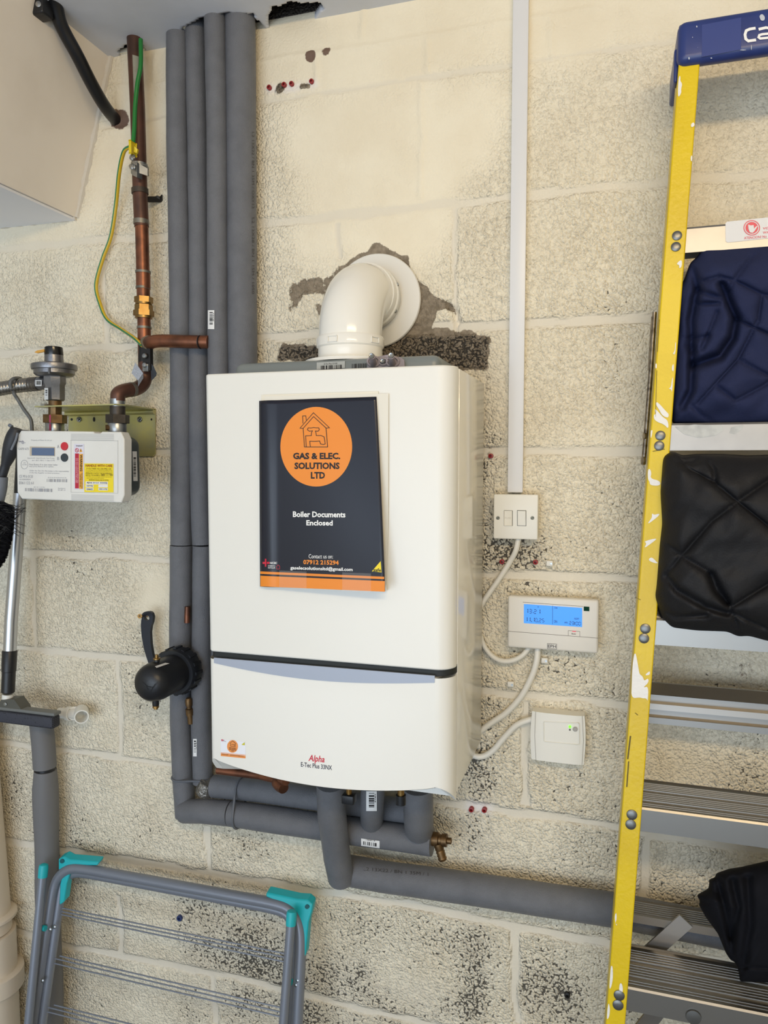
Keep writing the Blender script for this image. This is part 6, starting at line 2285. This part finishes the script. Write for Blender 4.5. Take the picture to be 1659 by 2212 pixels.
# diagonal braces
for a, b2 in (((1482, 1990, -0.098), (1340, 2118, -0.100)), ((1420, 2185, -0.165), (1330, 2300, -0.12))):
    p, q = W(*a), W(*b2)
    d = (q - p).normalized()
    nrm = Vector((-d.z, 0, d.x)) * 0.013
    m = MB().prism([p - nrm, p + nrm, q + nrm, q - nrm], (0, 0.004, 0))
    m.build('brace', M_lalu, lad, 20)
m = MB()
z1, z0 = zst[4]
m.lathe([(0.011, 0), (0.0105, 0.0015), (0.004, 0.0022)], W(1498, 2197, yl(z0) + 0.0042), (0, -1, 0), 24)
m.build('tread_rivet', mat('dull_rivet', (120, 120, 118), 0.36, metal=0.85), lad)


# ------------------------------------------------------------------ quilted clothes stuffed between the treads
def garment(name, label, cat, outline, yc, thick, seams, folds, m, lumps=0.012, seed=1, flat=0.0):
    """a folded garment: closed lump over an outline, bulging both ways, with stitched seams and soft folds"""
    P = np.array(outline, float)
    n = 300
    seg = np.roll(P, -1, 0) - P
    ln = np.hypot(seg[:, 0], seg[:, 1])
    cum = np.concatenate([[0], np.cumsum(ln)])
    tt = np.linspace(0, cum[-1], n, endpoint=False)
    Q = np.stack([np.interp(tt, cum, np.append(P[:, i], P[0, i])) for i in (0, 1)], 1)
    for _ in range(2 if seams else 1):
        Q = (np.roll(Q, 1, 0) + 2 * Q + np.roll(Q, -1, 0)) / 4
    c = Q.mean(0)
    rings = 64
    r = np.linspace(0.0, 1.0, rings)
    U = c[0] + np.outer(r, Q[:, 0] - c[0])
    V_ = c[1] + np.outer(r, Q[:, 1] - c[1])
    prof = np.sqrt(np.clip(1 - r ** 3.2, 0, 1))[:, None] * np.ones_like(U)
    h = prof * thick

    def dist(pl):
        D = np.full(U.shape, 1e9)
        for (x0, y0), (x1, y1) in zip(pl, pl[1:]):
            L2 = (x1 - x0) ** 2 + (y1 - y0) ** 2
            t = np.clip(((U - x0) * (x1 - x0) + (V_ - y0) * (y1 - y0)) / L2, 0, 1)
            D = np.minimum(D, np.hypot(U - x0 - t * (x1 - x0), V_ - y0 - t * (y1 - y0)))
        return D
    edge = np.clip((1 - r) * 6, 0, 1)[:, None]
    puff = np.full(U.shape, 1e9)
    for pl in seams:
        puff = np.minimum(puff, dist(pl))
    if seams:
        h = h - 0.010 * np.exp(-puff / 9.0) * edge - 0.004 * np.exp(-(puff / 3.0) ** 2) * edge
    for pl, dep, wd_ in folds:
        d = dist(pl)
        h = h - dep * np.exp(-(d / wd_) ** 2) * edge
    h = h + (fbm(U, V_, 120, seed, 3) - 0.5) * lumps * 2 * edge + (fbm(U * 0.7 + V_ * 0.7, (V_ - U) * 0.35, 36, seed + 50, 2) - 0.5) * lumps * 0.55 * edge
    vs, fs = [], []
    for sgn in (1, -1):
        for i in range(rings):
            for j in range(n):
                hh = h[i, j] if sgn > 0 else prof[i, j] * thick * 0.7
                vs.append(W(U[i, j], V_[i, j], yc - sgn * hh))
    tot = rings * n
    for s in (0, 1):
        o = s * tot
        for i in range(rings - 1):
            for j in range(n):
                k = (j + 1) % n
                f = (o + i * n + j, o + (i + 1) * n + j, o + (i + 1) * n + k, o + i * n + k)
                fs.append(f if s else f[::-1])
    mb = MB()
    mb.add(vs, fs)
    ob = mb.build(name, m, None, 180, normals=False)
    bm = bmesh.new()
    bm.from_mesh(ob.data)
    bmesh.ops.remove_doubles(bm, verts=bm.verts[:], dist=0.00002)
    bmesh.ops.recalc_face_normals(bm, faces=bm.faces[:])
    bm.to_mesh(ob.data)
    bm.free()
    ob.data.polygons.foreach_set('use_smooth', [True] * len(ob.data.polygons))
    return tag(ob, label, cat)


J = lambda x, y: (1300 + x / 4.621, 540 + y / 4.621)
Kp = lambda x, y: (1300 + x / 4.424, 950 + y / 4.424)
Nn = lambda x, y: (1250 + x / 4.056, 1800 + y / 4.056)
M_nav = mat('navy_quilt', (40, 46, 76), 0.85, bump=(500, 0.0012, 0.4), spec=0.12)
M_blk = mat('black_satin_quilt', (27, 27, 30), 0.62, bump=(420, 0.0012, 0.4), spec=0.25)
M_blk2 = mat('black_cotton', (15, 16, 22), 0.8, bump=(600, 0.0006, 0.3), spec=0.15)
garment('quilted_jacket', 'navy quilted jacket bundled on the tread under the warning label', 'jacket',
        [J(1000, -20), J(1700, -60), J(2600, -60), J(2650, 900), J(2600, 1700), J(1650, 1740), J(1200, 1760), J(950, 1740), J(700, 1735), J(690, 1500), J(705, 1200), J(760, 800), (J(755, 400)), J(820, 300), J(880, 130), J(960, 60)],
        -0.155, 0.052,
        [[J(990, 310), J(1180, 265), J(1320, 300), J(1600, 440), J(1900, 520)], [J(1320, 300), J(1480, 90), J(1560, 0)], [J(1320, 300), J(1265, 420)], [J(1600, 440), J(1560, 700), J(1360, 1090), J(1140, 1330), J(960, 1530)],
         [J(1360, 1090), J(1640, 1240), J(2000, 1400)], [J(1140, 1350), J(1340, 1500), J(1620, 1350), J(1700, 1290)], [J(1340, 690), J(1540, 780), J(1800, 900)], [J(760, 880), J(1050, 870), J(1150, 620)]],
        [([J(900, 200), J(950, 400), (J(880, 700)), J(900, 1000), J(890, 1400), J(800, 1560)], 0.030, 9), ([J(1200, 350), J(1260, 500), J(1340, 680), J(1300, 880), J(1180, 1060), J(920, 1150)], 0.034, 9),
         ([J(950, 400), J(1180, 480)], 0.012, 6), ([J(960, 540), J(1170, 530)], 0.012, 5), ([J(1000, 980), J(1060, 860)], 0.012, 6), ([J(900, 1560), J(980, 1640), J(1100, 1720)], 0.010, 6), ([J(840, 950), J(900, 1000)], 0.016, 9)],
        M_nav, 0.018, 3)
garment('quilted_jacket', 'black satin quilted jacket folded over the middle tread below the navy one', 'jacket',
        [Kp(620, 130), Kp(680, 105), Kp(760, 150), Kp(900, 135), Kp(1150, 135), Kp(1400, 150), Kp(1900, 130), Kp(2700, 130), Kp(2700, 1900), Kp(2000, 1960), Kp(1580, 1930), Kp(1400, 1880), Kp(1300, 1890), Kp(1200, 1840), Kp(900, 1830),
         Kp(660, 1800), Kp(560, 1700), Kp(495, 1500), Kp(510, 1420), Kp(525, 1250), Kp(545, 1000), Kp(570, 800), Kp(555, 500), Kp(575, 250), Kp(585, 160)],
        -0.185, 0.072,
        [[Kp(640, 170), Kp(770, 240), Kp(1080, 410), Kp(1300, 590), Kp(1600, 830), Kp(2000, 1100)], [Kp(1650, 350), Kp(1300, 590), Kp(1050, 780), Kp(760, 1110), Kp(600, 1300)], [Kp(560, 950), Kp(760, 1110), Kp(1060, 1290), Kp(1220, 1580), Kp(1330, 1860)],
         [Kp(1220, 1610), Kp(1590, 1380), Kp(1900, 1150)], [Kp(1650, 350), Kp(2000, 560)], [Kp(1220, 1640), Kp(1560, 1800)]],
        [([Kp(700, 130), Kp(790, 210), Kp(870, 200), Kp(960, 150)], 0.020, 7), ([Kp(620, 1310), Kp(720, 1440), Kp(1000, 1600), Kp(1200, 1660)], 0.016, 7), ([Kp(1040, 1300), Kp(1100, 1440), Kp(1200, 1560)], 0.020, 7),
         ([Kp(1020, 200), Kp(1080, 300), Kp(1080, 400)], 0.010, 5), ([Kp(540, 1600), Kp(700, 1700), Kp(1000, 1680)], 0.012, 6)],
        M_blk, 0.015, 8)
garment('black_garment', 'plain black garment with a pinked edge hanging over the lowest visible tread', 'clothing',
        [Nn(1660, 240), Nn(1420, 295), Nn(1320, 310), Nn(1205, 350), Nn(1195, 385), Nn(1140, 405), Nn(1145, 440), Nn(1135, 485), Nn(1035, 540), Nn(1065, 600), Nn(1050, 620), Nn(1110, 730), Nn(1220, 880), Nn(1290, 1050), Nn(1330, 1110), Nn(1370, 1130),
         Nn(1395, 1180), Nn(1415, 1300), Nn(1700, 1310), Nn(2300, 1300), Nn(2350, 600), Nn(2100, 260)],
        -0.175, 0.055, [],
        [([Nn(1215, 420), Nn(1280, 650), Nn(1330, 900), Nn(1340, 1120)], 0.016, 9), ([Nn(1350, 420), Nn(1400, 650), Nn(1330, 900)], 0.012, 9), ([Nn(1480, 400), Nn(1500, 800), Nn(1420, 1280)], 0.010, 10), ([Nn(1390, 1170), Nn(1700, 1185)], 0.006, 4)],
        M_blk2, 0.008, 14)
